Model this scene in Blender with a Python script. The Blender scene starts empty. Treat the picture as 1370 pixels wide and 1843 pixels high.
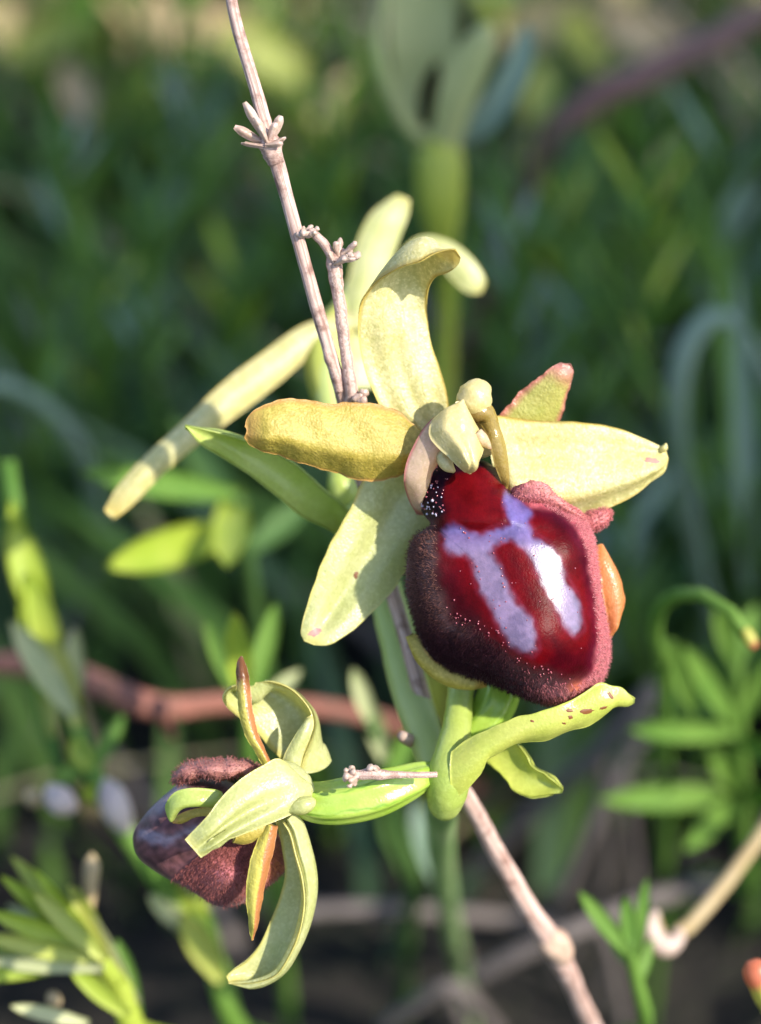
import bpy, math, random
import numpy as np

random.seed(7)
rng = np.random.default_rng(7)
scene = bpy.context.scene
col = scene.collection

# ------------------------------------------------------------------ camera
MM = 0.001
PX = 0.03 * MM            # metres per photograph pixel on the plane of focus
D = 0.100                 # camera to plane of focus, metres
PITCH = math.radians(38)
F = np.array([0.0, 0.0, 0.14])
RT = np.array([1.0, 0, 0])
UP = np.array([0, math.sin(PITCH), math.cos(PITCH)])
BK = np.array([0, -math.cos(PITCH), math.sin(PITCH)])
CAM = F + BK * D

cd = bpy.data.cameras.new("camera")
cam = bpy.data.objects.new("camera", cd)
col.objects.link(cam)
cam.location = CAM
cam.rotation_euler = (math.pi / 2 - PITCH, 0, 0)
cd.sensor_fit = 'VERTICAL'
cd.lens = 50
cd.sensor_height = 2 * 50 * (1843 / 2 * PX) / D
cd.clip_start = 0.005
cd.clip_end = 500
cd.dof.use_dof = True
cd.dof.focus_distance = D - 0.0005
cd.dof.aperture_fstop = 50 * MM / (2.9 * MM)
scene.camera = cam

# ------------------------------------------------------------------ light
SUN = RT * 0.60 + UP * 0.29 + BK * 0.73
SUN = SUN / np.linalg.norm(SUN)
elev = math.asin(SUN[2])
azim = math.atan2(SUN[0], SUN[1])          # clockwise from +Y
w = bpy.data.worlds.new("World")
scene.world = w
w.use_nodes = True
nt = w.node_tree
bg = nt.nodes['Background']
sky = nt.nodes.new('ShaderNodeTexSky')
sky.sky_type = 'NISHITA'
sky.sun_disc = False
sky.sun_elevation = elev
sky.sun_rotation = azim
sky.ozone_density = 2.0
nt.links.new(sky.outputs[0], bg.inputs[0])
bg.inputs[1].default_value = 0.15
sd = bpy.data.lights.new("sun", 'SUN')
sd.energy = 3.6
sd.angle = math.radians(0.6)
sd.color = (1.0, 0.93, 0.80)
so = bpy.data.objects.new("sun", sd)
col.objects.link(so)
from mathutils import Vector
so.rotation_euler = Vector(SUN).to_track_quat('Z', 'Y').to_euler()
so.location = (1, -1, 2)
scene.view_settings.view_transform = 'Standard'
scene.view_settings.look = 'None'
scene.view_settings.gamma = 1
scene.view_settings.exposure = 1.2
cy = scene.cycles
cy.use_denoising = True
try:
    cy.denoiser = 'OPENIMAGEDENOISE'
except Exception:
    pass
cy.max_bounces = 8
cy.transmission_bounces = 6
cy.sample_clamp_indirect = 6
cy.caustics_reflective = False
cy.caustics_refractive = False

# ------------------------------------------------------------------ helpers
def P(px, py, dz=0.0):
    """photograph pixel + distance behind the plane of focus (mm) -> world"""
    k = (D + dz * MM) / D
    return CAM + RT * ((px - 685) * PX * k) - UP * ((py - 921.5) * PX * k) - BK * (D + dz * MM)

def PA(a):
    a = np.asarray(a, float)
    k = (D + a[..., 2:3] * MM) / D
    return (CAM + RT * ((a[..., 0:1] - 685) * PX * k)
            - UP * ((a[..., 1:2] - 921.5) * PX * k) - BK * (D + a[..., 2:3] * MM))

def resample(pts, n, closed=False):
    p = np.asarray(pts, float)
    if closed:
        p = np.vstack([p[-1:], p, p[:2]])
    else:
        p = np.vstack([2 * p[0] - p[1], p, 2 * p[-1] - p[-2]])
    segs = []
    S = 24
    for i in range(1, len(p) - 2):
        t = np.linspace(0, 1, S, endpoint=False)[:, None]
        a, b, c, d = p[i - 1], p[i], p[i + 1], p[i + 2]
        segs.append(0.5 * ((2 * b) + (c - a) * t + (2 * a - 5 * b + 4 * c - d) * t ** 2 + (3 * b - a - 3 * c + d) * t ** 3))
    q = np.vstack(segs + ([] if closed else [p[-2][None]]))
    if closed:
        q = np.vstack([q, q[:1]])
    dd = q[:, :3] if q.shape[1] >= 3 else q
    s = np.concatenate([[0], np.cumsum(np.linalg.norm(np.diff(dd, axis=0), axis=1))])
    tt = np.linspace(0, s[-1], n + (1 if closed else 0))
    out = np.stack([np.interp(tt, s, q[:, k]) for k in range(q.shape[1])], 1)
    return out[:-1] if closed else out

def mesh_obj(name, V, faces, mat, parent=None, attrs=None, smooth=True, origin=None):
    V = np.asarray(V, float)
    o = parent
    base = np.zeros(3)
    if parent is not None:
        while o.parent is not None:
            o = o.parent
        base = np.array(o['_base'])
    elif origin is not None:
        base = np.asarray(origin, float)
    me = bpy.data.meshes.new(name)
    me.from_pydata((V - base).tolist(), [], faces if isinstance(faces, list) else faces.tolist())
    if smooth:
        me.polygons.foreach_set('use_smooth', np.ones(len(me.polygons), bool))
    for k, a in (attrs or {}).items():
        a = np.asarray(a, float)
        if a.ndim == 1:
            at = me.attributes.new(k, 'FLOAT', 'POINT')
            at.data.foreach_set('value', a.astype(np.float32))
        else:
            at = me.attributes.new(k, 'FLOAT_COLOR', 'POINT')
            c = np.ones((len(a), 4), np.float32)
            c[:, :3] = a
            at.data.foreach_set('color', c.ravel())
    if mat:
        me.materials.append(mat)
    me.update()
    ob = bpy.data.objects.new(name, me)
    col.objects.link(ob)
    if parent is not None:
        ob.parent = parent
    elif origin is not None:
        ob.location = base
        ob['_base'] = base.tolist()
    return ob

def thing(name, label, cat, base, group=None):
    o = bpy.data.objects.new(name, None)
    o.empty_display_size = 0.005
    col.objects.link(o)
    o.location = base
    o['_base'] = [float(x) for x in base]
    o['label'] = label
    o['category'] = cat
    if group:
        o['group'] = group
    return o

def grid_faces(n, m, off=0, flip=False):
    f = []
    for i in range(n - 1):
        for j in range(m - 1):
            a = off + i * m + j
            q = [a, a + 1, a + m + 1, a + m]
            f.append(q[::-1] if flip else q)
    return f

def patch_data(L, R, n=44, m=19, bulge=0.0, fn=None, thick=0.28, edge_wave=0.0, wave_k=14, world=False, seed=0, tipround=True):
    """a blade: left and right edges (pixel, pixel, mm) joined by a curved sheet with thickness"""
    Lw = np.asarray(L, float) if world else PA(np.array(L, float))
    Rw = np.asarray(R, float) if world else PA(np.array(R, float))
    Lw, Rw = resample(Lw, n), resample(Rw, n)
    u = np.linspace(0, 1, m)
    t = np.linspace(0, 1, n)
    T, Ug = np.meshgrid(t, u, indexing='ij')
    G = Lw[:, None] * (1 - u)[None, :, None] + Rw[:, None] * u[None, :, None]
    dU = np.gradient(G, axis=1)
    dT = np.gradient(G, axis=0)
    N = np.cross(dT, dU)
    N /= np.linalg.norm(N, axis=2, keepdims=True) + 1e-12
    # orient towards camera on the whole
    if (N * BK).sum() < 0:
        N = -N
    r2 = np.random.default_rng(seed)
    prof = (1 - (2 * Ug - 1) ** 2)
    off = (bulge(T) if callable(bulge) else bulge) * prof
    if fn is not None:
        off = off + fn(T, Ug)
    off = off * (1 - .9 * sstep(.84, 1, T))
    if edge_wave:
        e = np.abs(2 * Ug - 1) ** 4
        ph = r2.uniform(0, 6.28, 4)
        wv = np.sin(T * wave_k * 2.1 + ph[0] + Ug * 3) + 0.6 * np.sin(T * wave_k * 4.3 + ph[1] + Ug * 2) + .4 * np.sin(T * wave_k * 9 + ph[2])
        off = off + edge_wave * e * wv
        side = np.where(Ug > .5, 1, -1)
        wd = np.linalg.norm(Rw - Lw, axis=1)[:, None]
        dirU = dU / (np.linalg.norm(dU, axis=2, keepdims=True) + 1e-12)
        wv2 = np.sin(T * wave_k * 5.1 + ph[3] + side) + .7 * np.sin(T * wave_k * 11.7 + ph[1] * side)
        G = G + dirU * (edge_wave * .35 * MM * e * wv2 * side)[:, :, None]
    G = G + N * (off * MM)[:, :, None]
    dU = np.gradient(G, axis=1); dT = np.gradient(G, axis=0)
    N2 = np.cross(dT, dU); N2 /= np.linalg.norm(N2, axis=2, keepdims=True) + 1e-12
    if (N2 * N).sum() < 0:
        N2 = -N2
    th = thick * MM * (0.25 + 0.75 * (1 - np.abs(2 * Ug - 1) ** 5)) * (1 - 0.7 * np.clip((T - .9) / .1, 0, 1))
    Bk = G - N2 * th[:, :, None]
    V = np.vstack([G.reshape(-1, 3), Bk.reshape(-1, 3)])
    nm = n * m
    f1 = grid_faces(n, m)
    # orientation test
    a = f1[len(f1) // 2]
    g = G.reshape(-1, 3)
    nn = np.cross(g[a[1]] - g[a[0]], g[a[3]] - g[a[0]])
    fl = np.dot(nn, N2.reshape(-1, 3)[a[0]]) < 0
    faces = grid_faces(n, m, 0, fl) + grid_faces(n, m, nm, not fl)
    bnd = [i * m for i in range(n)] + [(n - 1) * m + j for j in range(1, m)] + [i * m + m - 1 for i in range(n - 2, -1, -1)] + [j for j in range(m - 2, 0, -1)]
    for i in range(len(bnd)):
        a, b = bnd[i], bnd[(i + 1) % len(bnd)]
        q = [a, b, b + nm, a + nm]
        faces.append(q if fl else q[::-1])
    at = {'u': np.tile(Ug.ravel(), 2), 't': np.tile(T.ravel(), 2)}
    return V, faces, at

def patch(name, L, R, mat, parent, **k):
    V, f, at = patch_data(L, R, **k)
    return mesh_obj(name, V, f, mat, parent, at)

def loft_data(path, n=40, m=20, ridges=0, ridge_amp=0.0, noise=0.0, world=False, seed=0, flat=1.0, capped=True):
    """path rows: px, py, dz, radius_mm [, depth radius_mm]"""
    if not world:
        path = [tuple(r) if len(r) == 5 else (*r, r[3]) for r in path]
    p = np.array(path, float)
    if not world:
        w3 = PA(p[:, :3])
    else:
        w3 = p[:, :3]
    rest = p[:, 3:]
    if rest.shape[1] == 1:
        rest = np.hstack([rest, rest * flat])
    q = resample(np.hstack([w3, rest * MM]), n)
    C = q[:, :3]; r1 = np.maximum(q[:, 3], 1e-6); r2 = np.maximum(q[:, 4], 1e-6)
    Tn = np.gradient(C, axis=0); Tn /= np.linalg.norm(Tn, axis=1, keepdims=True) + 1e-12
    ref = BK
    A = np.cross(Tn, ref)
    bad = np.linalg.norm(A, axis=1) < 0.15
    A[bad] = np.cross(Tn[bad], UP)
    A /= np.linalg.norm(A, axis=1, keepdims=True)
    Bn = np.cross(A, Tn)
    ang = np.linspace(0, 2 * np.pi, m, endpoint=False)
    mod = 1 + ridge_amp * np.cos(ridges * ang) if ridges else np.ones(m)
    ra = r1[:, None] * mod[None]; rb = r2[:, None] * mod[None]
    if noise:
        rn = np.random.default_rng(seed)
        s = rn.normal(0, 1, (n, m))
        for _ in range(2):
            s = (s + np.roll(s, 1, 1) + np.roll(s, -1, 1) + np.vstack([s[:1], s[:-1]]) + np.vstack([s[1:], s[-1:]])) / 5
        ra = ra * (1 + noise * s * 2); rb = rb * (1 + noise * s * 2)
    G = C[:, None] + A[:, None] * (ra * np.cos(ang))[:, :, None] + Bn[:, None] * (rb * np.sin(ang))[:, :, None]
    V = np.vstack([G.reshape(-1, 3), C[:1], C[-1:]])
    f = []
    for i in range(n - 1):
        for j in range(m):
            a = i * m + j; b = i * m + (j + 1) % m
            f.append([a, b, b + m, a + m])
    for j in range(m):
        f.append([n * m, (j + 1) % m, j])
        f.append([n * m + 1, (n - 1) * m + j, (n - 1) * m + (j + 1) % m])
    tt = np.repeat(np.linspace(0, 1, n), m)
    uu = np.tile(ang / (2 * np.pi), n)
    # outward check
    q0 = f[0]
    nn = np.cross(V[q0[1]] - V[q0[0]], V[q0[3]] - V[q0[0]])
    if np.dot(nn, V[q0[0]] - C[0]) < 0:
        f = [x[::-1] for x in f]
    return V, f, {'u': np.concatenate([uu, [0, 0]]), 't': np.concatenate([tt, [0, 1]])}

def loft(name, path, mat, parent, **k):
    V, f, at = loft_data(path, **k)
    return mesh_obj(name, V, f, mat, parent, at)

def join(parts):
    V, Fc, A = [], [], {}
    o = 0
    for v, f, a in parts:
        V.append(v)
        Fc += [[i + o for i in q] for q in f]
        for k in a:
            A.setdefault(k, []).append(a[k])
        o += len(v)
    return np.vstack(V), Fc, {k: np.concatenate(x) for k, x in A.items()}

def sstep(a, b, x):
    t = np.clip((x - a) / (b - a), 0, 1)
    return t * t * (3 - 2 * t)

def sd_poly(pts, poly):
    """signed distance (negative inside)"""
    p = np.asarray(pts, float); v = np.asarray(poly, float)
    d = np.full(len(p), 1e18); inside = np.zeros(len(p), bool)
    for i in range(len(v)):
        a, b = v[i], v[(i + 1) % len(v)]
        e = b - a; wv = p - a
        h = np.clip((wv @ e) / (e @ e), 0, 1)
        q = wv - h[:, None] * e
        d = np.minimum(d, (q ** 2).sum(1))
        c = ((a[1] > p[:, 1]) != (b[1] > p[:, 1]))
        with np.errstate(divide='ignore', invalid='ignore'):
            xs = (b[0] - a[0]) * (p[:, 1] - a[1]) / (b[1] - a[1] + 1e-12) + a[0]
        inside ^= c & (p[:, 0] < xs)
    d = np.sqrt(d)
    return np.where(inside, -d, d)

def sd_line(pts, line):
    p = np.asarray(pts, float); v = np.asarray(line, float)
    d = np.full(len(p), 1e18)
    for i in range(len(v) - 1):
        a, b = v[i], v[i + 1]
        e = b - a; wv = p - a
        h = np.clip((wv @ e) / (e @ e), 0, 1)
        d = np.minimum(d, ((wv - h[:, None] * e) ** 2).sum(1))
    return np.sqrt(d)

# ------------------------------------------------------------------ materials
class NT:
    def __init__(s, name):
        s.m = bpy.data.materials.new(name); s.m.use_nodes = True
        s.t = s.m.node_tree; s.t.nodes.clear()
        s.out = s.n('ShaderNodeOutputMaterial')
    def n(s, typ, **kw):
        x = s.t.nodes.new(typ)
        for k, v in kw.items():
            setattr(x, k, v)
        return x
    def l(s, a, b):
        s.t.links.new(a, b)
    def attr(s, name, out='Fac'):
        x = s.n('ShaderNodeAttribute'); x.attribute_name = name
        return x.outputs[out]
    def coords(s):
        return s.n('ShaderNodeTexCoord').outputs['Object']
    def noise(s, scale, detail=3, rough=.5, vec=None):
        x = s.n('ShaderNodeTexNoise'); x.inputs['Scale'].default_value = scale
        x.inputs['Detail'].default_value = detail; x.inputs['Roughness'].default_value = rough
        s.l(vec if vec is not None else s.coords(), x.inputs['Vector'])
        return x.outputs['Fac']
    def ramp(s, fac, stops):
        x = s.n('ShaderNodeValToRGB')
        e = x.color_ramp.elements
        while len(e) < len(stops):
            e.new(0.5)
        for i, (p, c) in enumerate(stops):
            e[i].position = p
            e[i].color = (c, c, c, 1) if isinstance(c, (int, float)) else (*c, 1)
        s.l(fac, x.inputs[0])
        return x.outputs[0]
    def math(s, op, a, b=None, c=None):
        x = s.n('ShaderNodeMath', operation=op)
        for i, v in enumerate((a, b, c)):
            if v is None: continue
            if isinstance(v, (int, float)): x.inputs[i].default_value = v
            else: s.l(v, x.inputs[i])
        return x.outputs[0]
    def mix(s, fac, a, b, blend='MIX'):
        x = s.n('ShaderNodeMix', data_type='RGBA', blend_type=blend)
        for sock, v in ((x.inputs['Factor'], fac), (x.inputs[6], a), (x.inputs[7], b)):
            if isinstance(v, (int, float)): sock.default_value = v
            elif isinstance(v, tuple): sock.default_value = (*v, 1)
            else: s.l(v, sock)
        return x.outputs[2]
    def bump(s, h, strength, dist):
        x = s.n('ShaderNodeBump'); x.inputs['Strength'].default_value = strength
        x.inputs['Distance'].default_value = dist
        s.l(h, x.inputs['Height'])
        return x.outputs[0]
    def surf(s, color, rough=.45, normal=None, spec=.5, trans=0.0, tcolor=None, coat=0.0, sheen=0.0, coat_rough=.1, sss=0.0, sss_r=.0008):
        b = s.n('ShaderNodeBsdfPrincipled')
        def put(k, v):
            if isinstance(v, (int, float)): b.inputs[k].default_value = v
            elif isinstance(v, tuple): b.inputs[k].default_value = (*v, 1)
            else: s.l(v, b.inputs[k])
        put('Base Color', color); put('Roughness', rough); put('Specular IOR Level', spec)
        put('Coat Weight', coat); put('Coat Roughness', coat_rough); put('Sheen Weight', sheen)
        if sss:
            put('Subsurface Weight', sss); b.inputs['Subsurface Radius'].default_value = (1, .7, .35)
            put('Subsurface Scale', sss_r)
        if normal is not None: s.l(normal, b.inputs['Normal'])
        if trans:
            tr = s.n('ShaderNodeBsdfTranslucent')
            tc = tcolor if tcolor is not None else color
            if isinstance(tc, tuple): tr.inputs[0].default_value = (*tc, 1)
            else: s.l(tc, tr.inputs[0])
            mx = s.n('ShaderNodeMixShader'); mx.inputs[0].default_value = trans
            s.l(b.outputs[0], mx.inputs[1]); s.l(tr.outputs[0], mx.inputs[2])
            s.l(mx.outputs[0], s.out.inputs[0])
        else:
            s.l(b.outputs[0], s.out.inputs[0])
        return s.m

def petal_mat(name, base, base2, edge=None, edge_w=.12, tip=None, tip_at=.85, vein=.35, veins=7, vein_col=None, trans=.3, sparkle=.5, rough=.38, half=None, speckle=.35, sat_t=None):
    k = NT(name)
    u, t = k.attr('u'), k.attr('t')
    n1 = k.noise(380, 4, .6)
    n2 = k.noise(2600, 2, .6)
    n3 = k.noise(7500, 2, .7)
    c = k.mix(k.ramp(n1, [(.35, 0.), (.68, 1.)]), base, base2)
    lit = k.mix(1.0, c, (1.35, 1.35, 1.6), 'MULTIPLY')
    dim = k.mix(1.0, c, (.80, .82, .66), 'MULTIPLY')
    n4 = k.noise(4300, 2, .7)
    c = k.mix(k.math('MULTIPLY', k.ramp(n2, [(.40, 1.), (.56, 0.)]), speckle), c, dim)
    c = k.mix(k.math('MULTIPLY', k.ramp(n4, [(.50, 0.), (.66, 1.)]), speckle), c, lit)  # grain sparkle painted into the colour as paler specks
    # veins run along the blade
    nv = k.math('MULTIPLY', k.math('SUBTRACT', k.noise(320, 3), .5), .30)
    s = k.math('ABSOLUTE', k.math('SINE', k.math('MULTIPLY', k.math('ADD', u, nv), veins * math.pi)))
    vm = k.math('MULTIPLY', k.math('MULTIPLY', k.ramp(s, [(.0, 1.), (.26, 0.)]), vein), k.ramp(k.noise(700, 2), [(.35, .1), (.65, 1.)]))
    if vein:
        vc = vein_col or tuple(x * .62 for x in base)
        c = k.mix(vm, c, vc)
    if half:
        # one half of the blade in another colour
        hm = k.ramp(k.math('ADD', u, k.math('MULTIPLY', nv, 1.5)), [(half[1] - .06, 0.), (half[1] + .06, 1.)])
        c = k.mix(hm, c, half[0])
    if edge:
        e = k.math('MULTIPLY', k.math('ABSOLUTE', k.math('SUBTRACT', u, .5)), 2.0)
        e = k.math('MAXIMUM', e, k.math('MULTIPLY', t, .985))
        e = k.math('ADD', e, k.math('MULTIPLY', k.math('SUBTRACT', n1, .5), .25))
        c = k.mix(k.ramp(e, [(1 - edge_w * 2, 0.), (1 - edge_w * .4, 1.)]), c, edge)
    if tip:
        tm = k.ramp(k.math('ADD', t, k.math('MULTIPLY', k.math('SUBTRACT', n1, .5), .2)), [(tip_at - .06, 0.), (tip_at + .08, 1.)])
        c = k.mix(tm, c, tip)
    vo = k.n('ShaderNodeTexVoronoi'); vo.inputs['Scale'].default_value = 7000
    k.l(k.coords(), vo.inputs['Vector'])
    h = k.math('ADD', k.math('MULTIPLY', n3, .5), k.math('MULTIPLY', n2, .8))
    h = k.math('ADD', h, k.math('MULTIPLY', vo.outputs['Distance'], -.38))
    h = k.math('ADD', h, k.math('MULTIPLY', vm, -1.2))
    nb = k.bump(h, sparkle, .00009)
    tc = k.mix(1.0, c, (1.05, 1.0, .55), 'MULTIPLY')
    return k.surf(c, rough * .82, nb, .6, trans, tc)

def green_mat(name, c1, c2, trans=.3, rough=.45, scale=120, tip=None, stripes=0, spec=.4):
    k = NT(name)
    n1 = k.noise(scale, 3, .6)
    n2 = k.noise(3500, 2, .6)
    c = k.mix(k.ramp(n1, [(.35, 0.), (.65, 1.)]), c1, c2)
    if stripes:
        s = k.math('SINE', k.math('MULTIPLY', k.attr('u'), stripes * 2 * math.pi))
        c = k.mix(k.ramp(s, [(.2, 0.), (.9, .6)]), c, tuple(x * .45 for x in c1))
    if tip:
        c = k.mix(k.ramp(k.attr('t'), [(tip[1], 0.), (min(1, tip[1] + .15), 1.)]), c, tip[0])
    oi = k.n('ShaderNodeObjectInfo')
    nb = k.bump(n2, .35, .00006)
    return k.surf(c, rough, nb, spec, trans, k.mix(1.0, c, (1.1, 1.05, .4), 'MULTIPLY'))

def wood_mat(name, c1, c2, dark, scale=900, rough=.7):
    k = NT(name)
    x = k.n('ShaderNodeCombineXYZ')
    k.l(k.math('MULTIPLY', k.attr('u'), 9.0), x.inputs[0])
    k.l(k.math('MULTIPLY', k.attr('t'), 26.0), x.inputs[1])
    ns = k.noise(1.6, 4, .65, x.outputs[0])
    n2 = k.noise(scale, 4, .65)
    c = k.mix(k.ramp(ns, [(.35, 0.), (.62, 1.)]), c1, c2)
    c = k.mix(k.ramp(n2, [(.50, 0.), (.66, .8)]), c, dark)
    st = k.math('SINE', k.math('ADD', k.math('MULTIPLY', k.attr('u'), 31.4), k.math('MULTIPLY', ns, 9.0)))
    c = k.mix(k.ramp(st, [(.55, 0.), (.95, .55)]), c, dark)
    nb = k.bump(k.math('ADD', ns, n2), .7, .00012)
    return k.surf(c, rough, nb, .35)

M = {}
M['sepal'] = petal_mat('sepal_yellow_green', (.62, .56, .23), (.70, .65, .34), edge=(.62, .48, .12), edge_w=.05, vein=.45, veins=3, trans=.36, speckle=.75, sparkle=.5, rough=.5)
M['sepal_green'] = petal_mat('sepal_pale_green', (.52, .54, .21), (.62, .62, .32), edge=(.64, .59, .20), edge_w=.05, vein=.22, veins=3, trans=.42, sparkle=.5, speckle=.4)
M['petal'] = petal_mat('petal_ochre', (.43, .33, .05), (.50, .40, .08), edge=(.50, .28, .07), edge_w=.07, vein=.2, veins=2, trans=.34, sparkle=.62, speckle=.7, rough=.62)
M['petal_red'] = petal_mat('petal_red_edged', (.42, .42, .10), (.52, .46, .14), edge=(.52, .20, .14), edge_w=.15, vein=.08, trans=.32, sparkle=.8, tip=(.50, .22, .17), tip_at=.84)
M['petal_edge'] = petal_mat('petal_brown_strip', (.56, .50, .09), (.50, .43, .08), half=((.42, .17, .06), .52), vein=.0, trans=.25, sparkle=.6)
M['petal_edge_tip'] = petal_mat('petal_brown_strip_brown_tip', (.56, .50, .09), (.50, .43, .08), half=((.42, .17, .06), .5), vein=.0, trans=.25, sparkle=.6, tip=(.16, .06, .02), tip_at=.72)
M['bract'] = petal_mat('bract_green', (.42, .52, .10), (.50, .58, .16), vein=.18, veins=6, trans=.36, sparkle=.3, speckle=.25)
M['bract_tip'] = petal_mat('bract_yellow_green', (.46, .52, .09), (.55, .56, .13), vein=.12, veins=5, trans=.36, sparkle=.3, speckle=.25)
M['ovary'] = petal_mat('ovary_green', (.30, .46, .05), (.42, .54, .10), vein=.8, veins=6, vein_col=(.10, .24, .02), trans=.22, sparkle=.2, rough=.32, speckle=.2)
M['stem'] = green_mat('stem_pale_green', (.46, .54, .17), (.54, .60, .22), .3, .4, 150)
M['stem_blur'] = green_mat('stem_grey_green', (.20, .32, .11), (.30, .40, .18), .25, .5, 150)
M['column'] = petal_mat('column_cream', (.58, .48, .20), (.64, .54, .26), vein=0, trans=.25, sparkle=.35, edge=None)
M['column_pink'] = petal_mat('column_pinkish_wall', (.70, .58, .40), (.74, .54, .44), vein=0, trans=.55, sparkle=.35, edge=(.55, .22, .2), edge_w=.08)
M['column_brown'] = petal_mat('column_brown_wall', (.30, .20, .05), (.42, .32, .08), vein=.3, veins=3, trans=.4, sparkle=.4, rough=.25)
M['wood'] = wood_mat('dry_stem_pinkish', (.42, .26, .21), (.58, .42, .36), (.15, .075, .055))
M['wood_dark'] = wood_mat('dry_stem_tan', (.48, .31, .22), (.56, .40, .30), (.24, .13, .09))
M['chaff'] = petal_mat('dry_chaff', (.50, .34, .27), (.64, .50, .43), vein=.3, veins=3, trans=.3, sparkle=.5)
M['red_twig'] = wood_mat('red_brown_bark', (.22, .085, .06), (.28, .11, .08), (.10, .05, .035), 300)
M['grey_twig'] = wood_mat('grey_bark', (.10, .085, .08), (.14, .115, .105), (.05, .04, .038), 300)
M['spot_pink'] = green_mat('pink_spot', (.55, .16, .16), (.60, .26, .2), .2, .5, 2000)
M['spot'] = green_mat('brown_spot', (.13, .045, .01), (.18, .06, .015), 0, .5)
M['leaf_bright'] = green_mat('leaf_bright_green', (.34, .45, .04), (.42, .50, .07), .42, .45, 130)
M['leaf_mid'] = green_mat('leaf_mid_green', (.10, .21, .035), (.16, .28, .05), .35, .5, 130, spec=.2)
M['leaf_dark'] = green_mat('leaf_deep_green', (.06, .13, .035), (.09, .17, .045), .3, .55, 60, spec=.18)
M['leaf_pale'] = green_mat('leaf_pale_hairy', (.40, .44, .21), (.50, .51, .28), .35, .6, 160)
M['leaf_blue'] = green_mat('leaf_glaucous', (.16, .24, .17), (.21, .28, .22), .2, .55, 90, stripes=0, spec=.25)
M['leaf_tan'] = green_mat('leaf_tan_tip', (.36, .26, .12), (.44, .34, .2), .2, .6, 160)
M['leaf_sun'] = green_mat('leaf_yellow_green', (.40, .46, .08), (.48, .48, .12), .35, .45, 130)
M['bud_tip'] = green_mat('bud_red_tip', (.46, .46, .08), (.52, .48, .1), .3, .4, 200, tip=((.55, .16, .08), .62))
M['bud_white'] = green_mat('bud_pinkish_white', (.56, .45, .44), (.64, .54, .5), .3, .6, 200)

def lipmat(name):
    k = NT(name)
    cc = k.attr('Col', 'Color'); gl = k.attr('gloss'); fz = k.attr('fuzz')
    n2 = k.noise(3200, 3, .6); n3 = k.noise(9000, 2, .6)
    c = k.mix(k.ramp(n2, [(.3, 0.), (.75, .45)]), cc, k.mix(1.0, cc, (1.6, 1.5, 1.5), 'MULTIPLY'))
    c = k.mix(k.ramp(k.noise(900, 3, .6), [(.38, .55), (.6, 0.)]), c, k.mix(1.0, cc, (.45, .5, .6), 'MULTIPLY'))
    h = k.math('ADD', n3, n2)
    b = k.n('ShaderNodeBump'); b.inputs['Distance'].default_value = .00006
    k.l(h, b.inputs['Height'])
    k.l(k.math('ADD', .28, k.math('MULTIPLY', fz, .5)), b.inputs['Strength'])
    r = k.math('ADD', .33, k.math('MULTIPLY', fz, .42))
    return k.surf(c, r, b.outputs[0], k.math('MULTIPLY', gl, .8), 0, None,
                  coat=k.math('MULTIPLY', k.math('POWER', gl, 2.0), .45), coat_rough=.25, sheen=k.math('MULTIPLY', fz, .12), sss=.10, sss_r=.0006)
M['lip'] = lipmat('lip_velvet_and_gloss')
def hairmat():
    k = NT('lip_hairs')
    return k.surf(k.attr('Col', 'Color'), .75, None, .12, .2)
M['hair'] = hairmat()
def glintmat():
    k = NT('lip_glint_beads')
    return k.surf((.30, .06, .08), .16, None, .7, 0, coat=.4)
M['glint'] = glintmat()

# ------------------------------------------------------------------ setting: ground
def ground_mat():
    k = NT('soil_and_litter')
    n1 = k.noise(9, 5, .6); n2 = k.noise(120, 4, .65); n3 = k.noise(600, 3, .6)
    c = k.mix(k.ramp(n1, [(.35, 0.), (.65, 1.)]), (.012, .011, .011), (.024, .021, .018))
    c = k.mix(k.ramp(n2, [(.50, 0.), (.70, .8)]), c, (.045, .036, .028))
    c = k.mix(k.ramp(n3, [(.55, 0.), (.75, .6)]), c, (.05, .075, .025))
    nb = k.bump(k.math('ADD', n2, n3), .8, .004)
    return k.surf(c, .9, nb, .2)
gm = ground_mat()
def ground_z(x, y):
    return 0.006 * np.sin(x * 9 + 1) * np.cos(y * 7) + 0.004 * np.sin(x * 31 + y * 17)
xs = np.concatenate([-np.geomspace(60, .62, 14), np.linspace(-.6, .6, 70), np.geomspace(.62, 60, 14)])
ys = np.concatenate([-np.geomspace(60, .52, 14), np.linspace(-.5, 1.5, 110), np.geomspace(1.55, 90, 14)])
Yg, Xg = np.meshgrid(ys, xs, indexing='ij')
Zg = ground_z(Xg, Yg)
g = mesh_obj('ground', np.stack([Xg, Yg, Zg], -1).reshape(-1, 3), grid_faces(len(ys), len(xs)), gm, None, None)
g['kind'] = 'structure'

def to_ground(p, lean=(0, 0)):
    """point on the ground under p, shifted by lean (m)"""
    return np.array([p[0] + lean[0], p[1] + lean[1], ground_z(p[0] + lean[0], p[1] + lean[1]) - .003])

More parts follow.
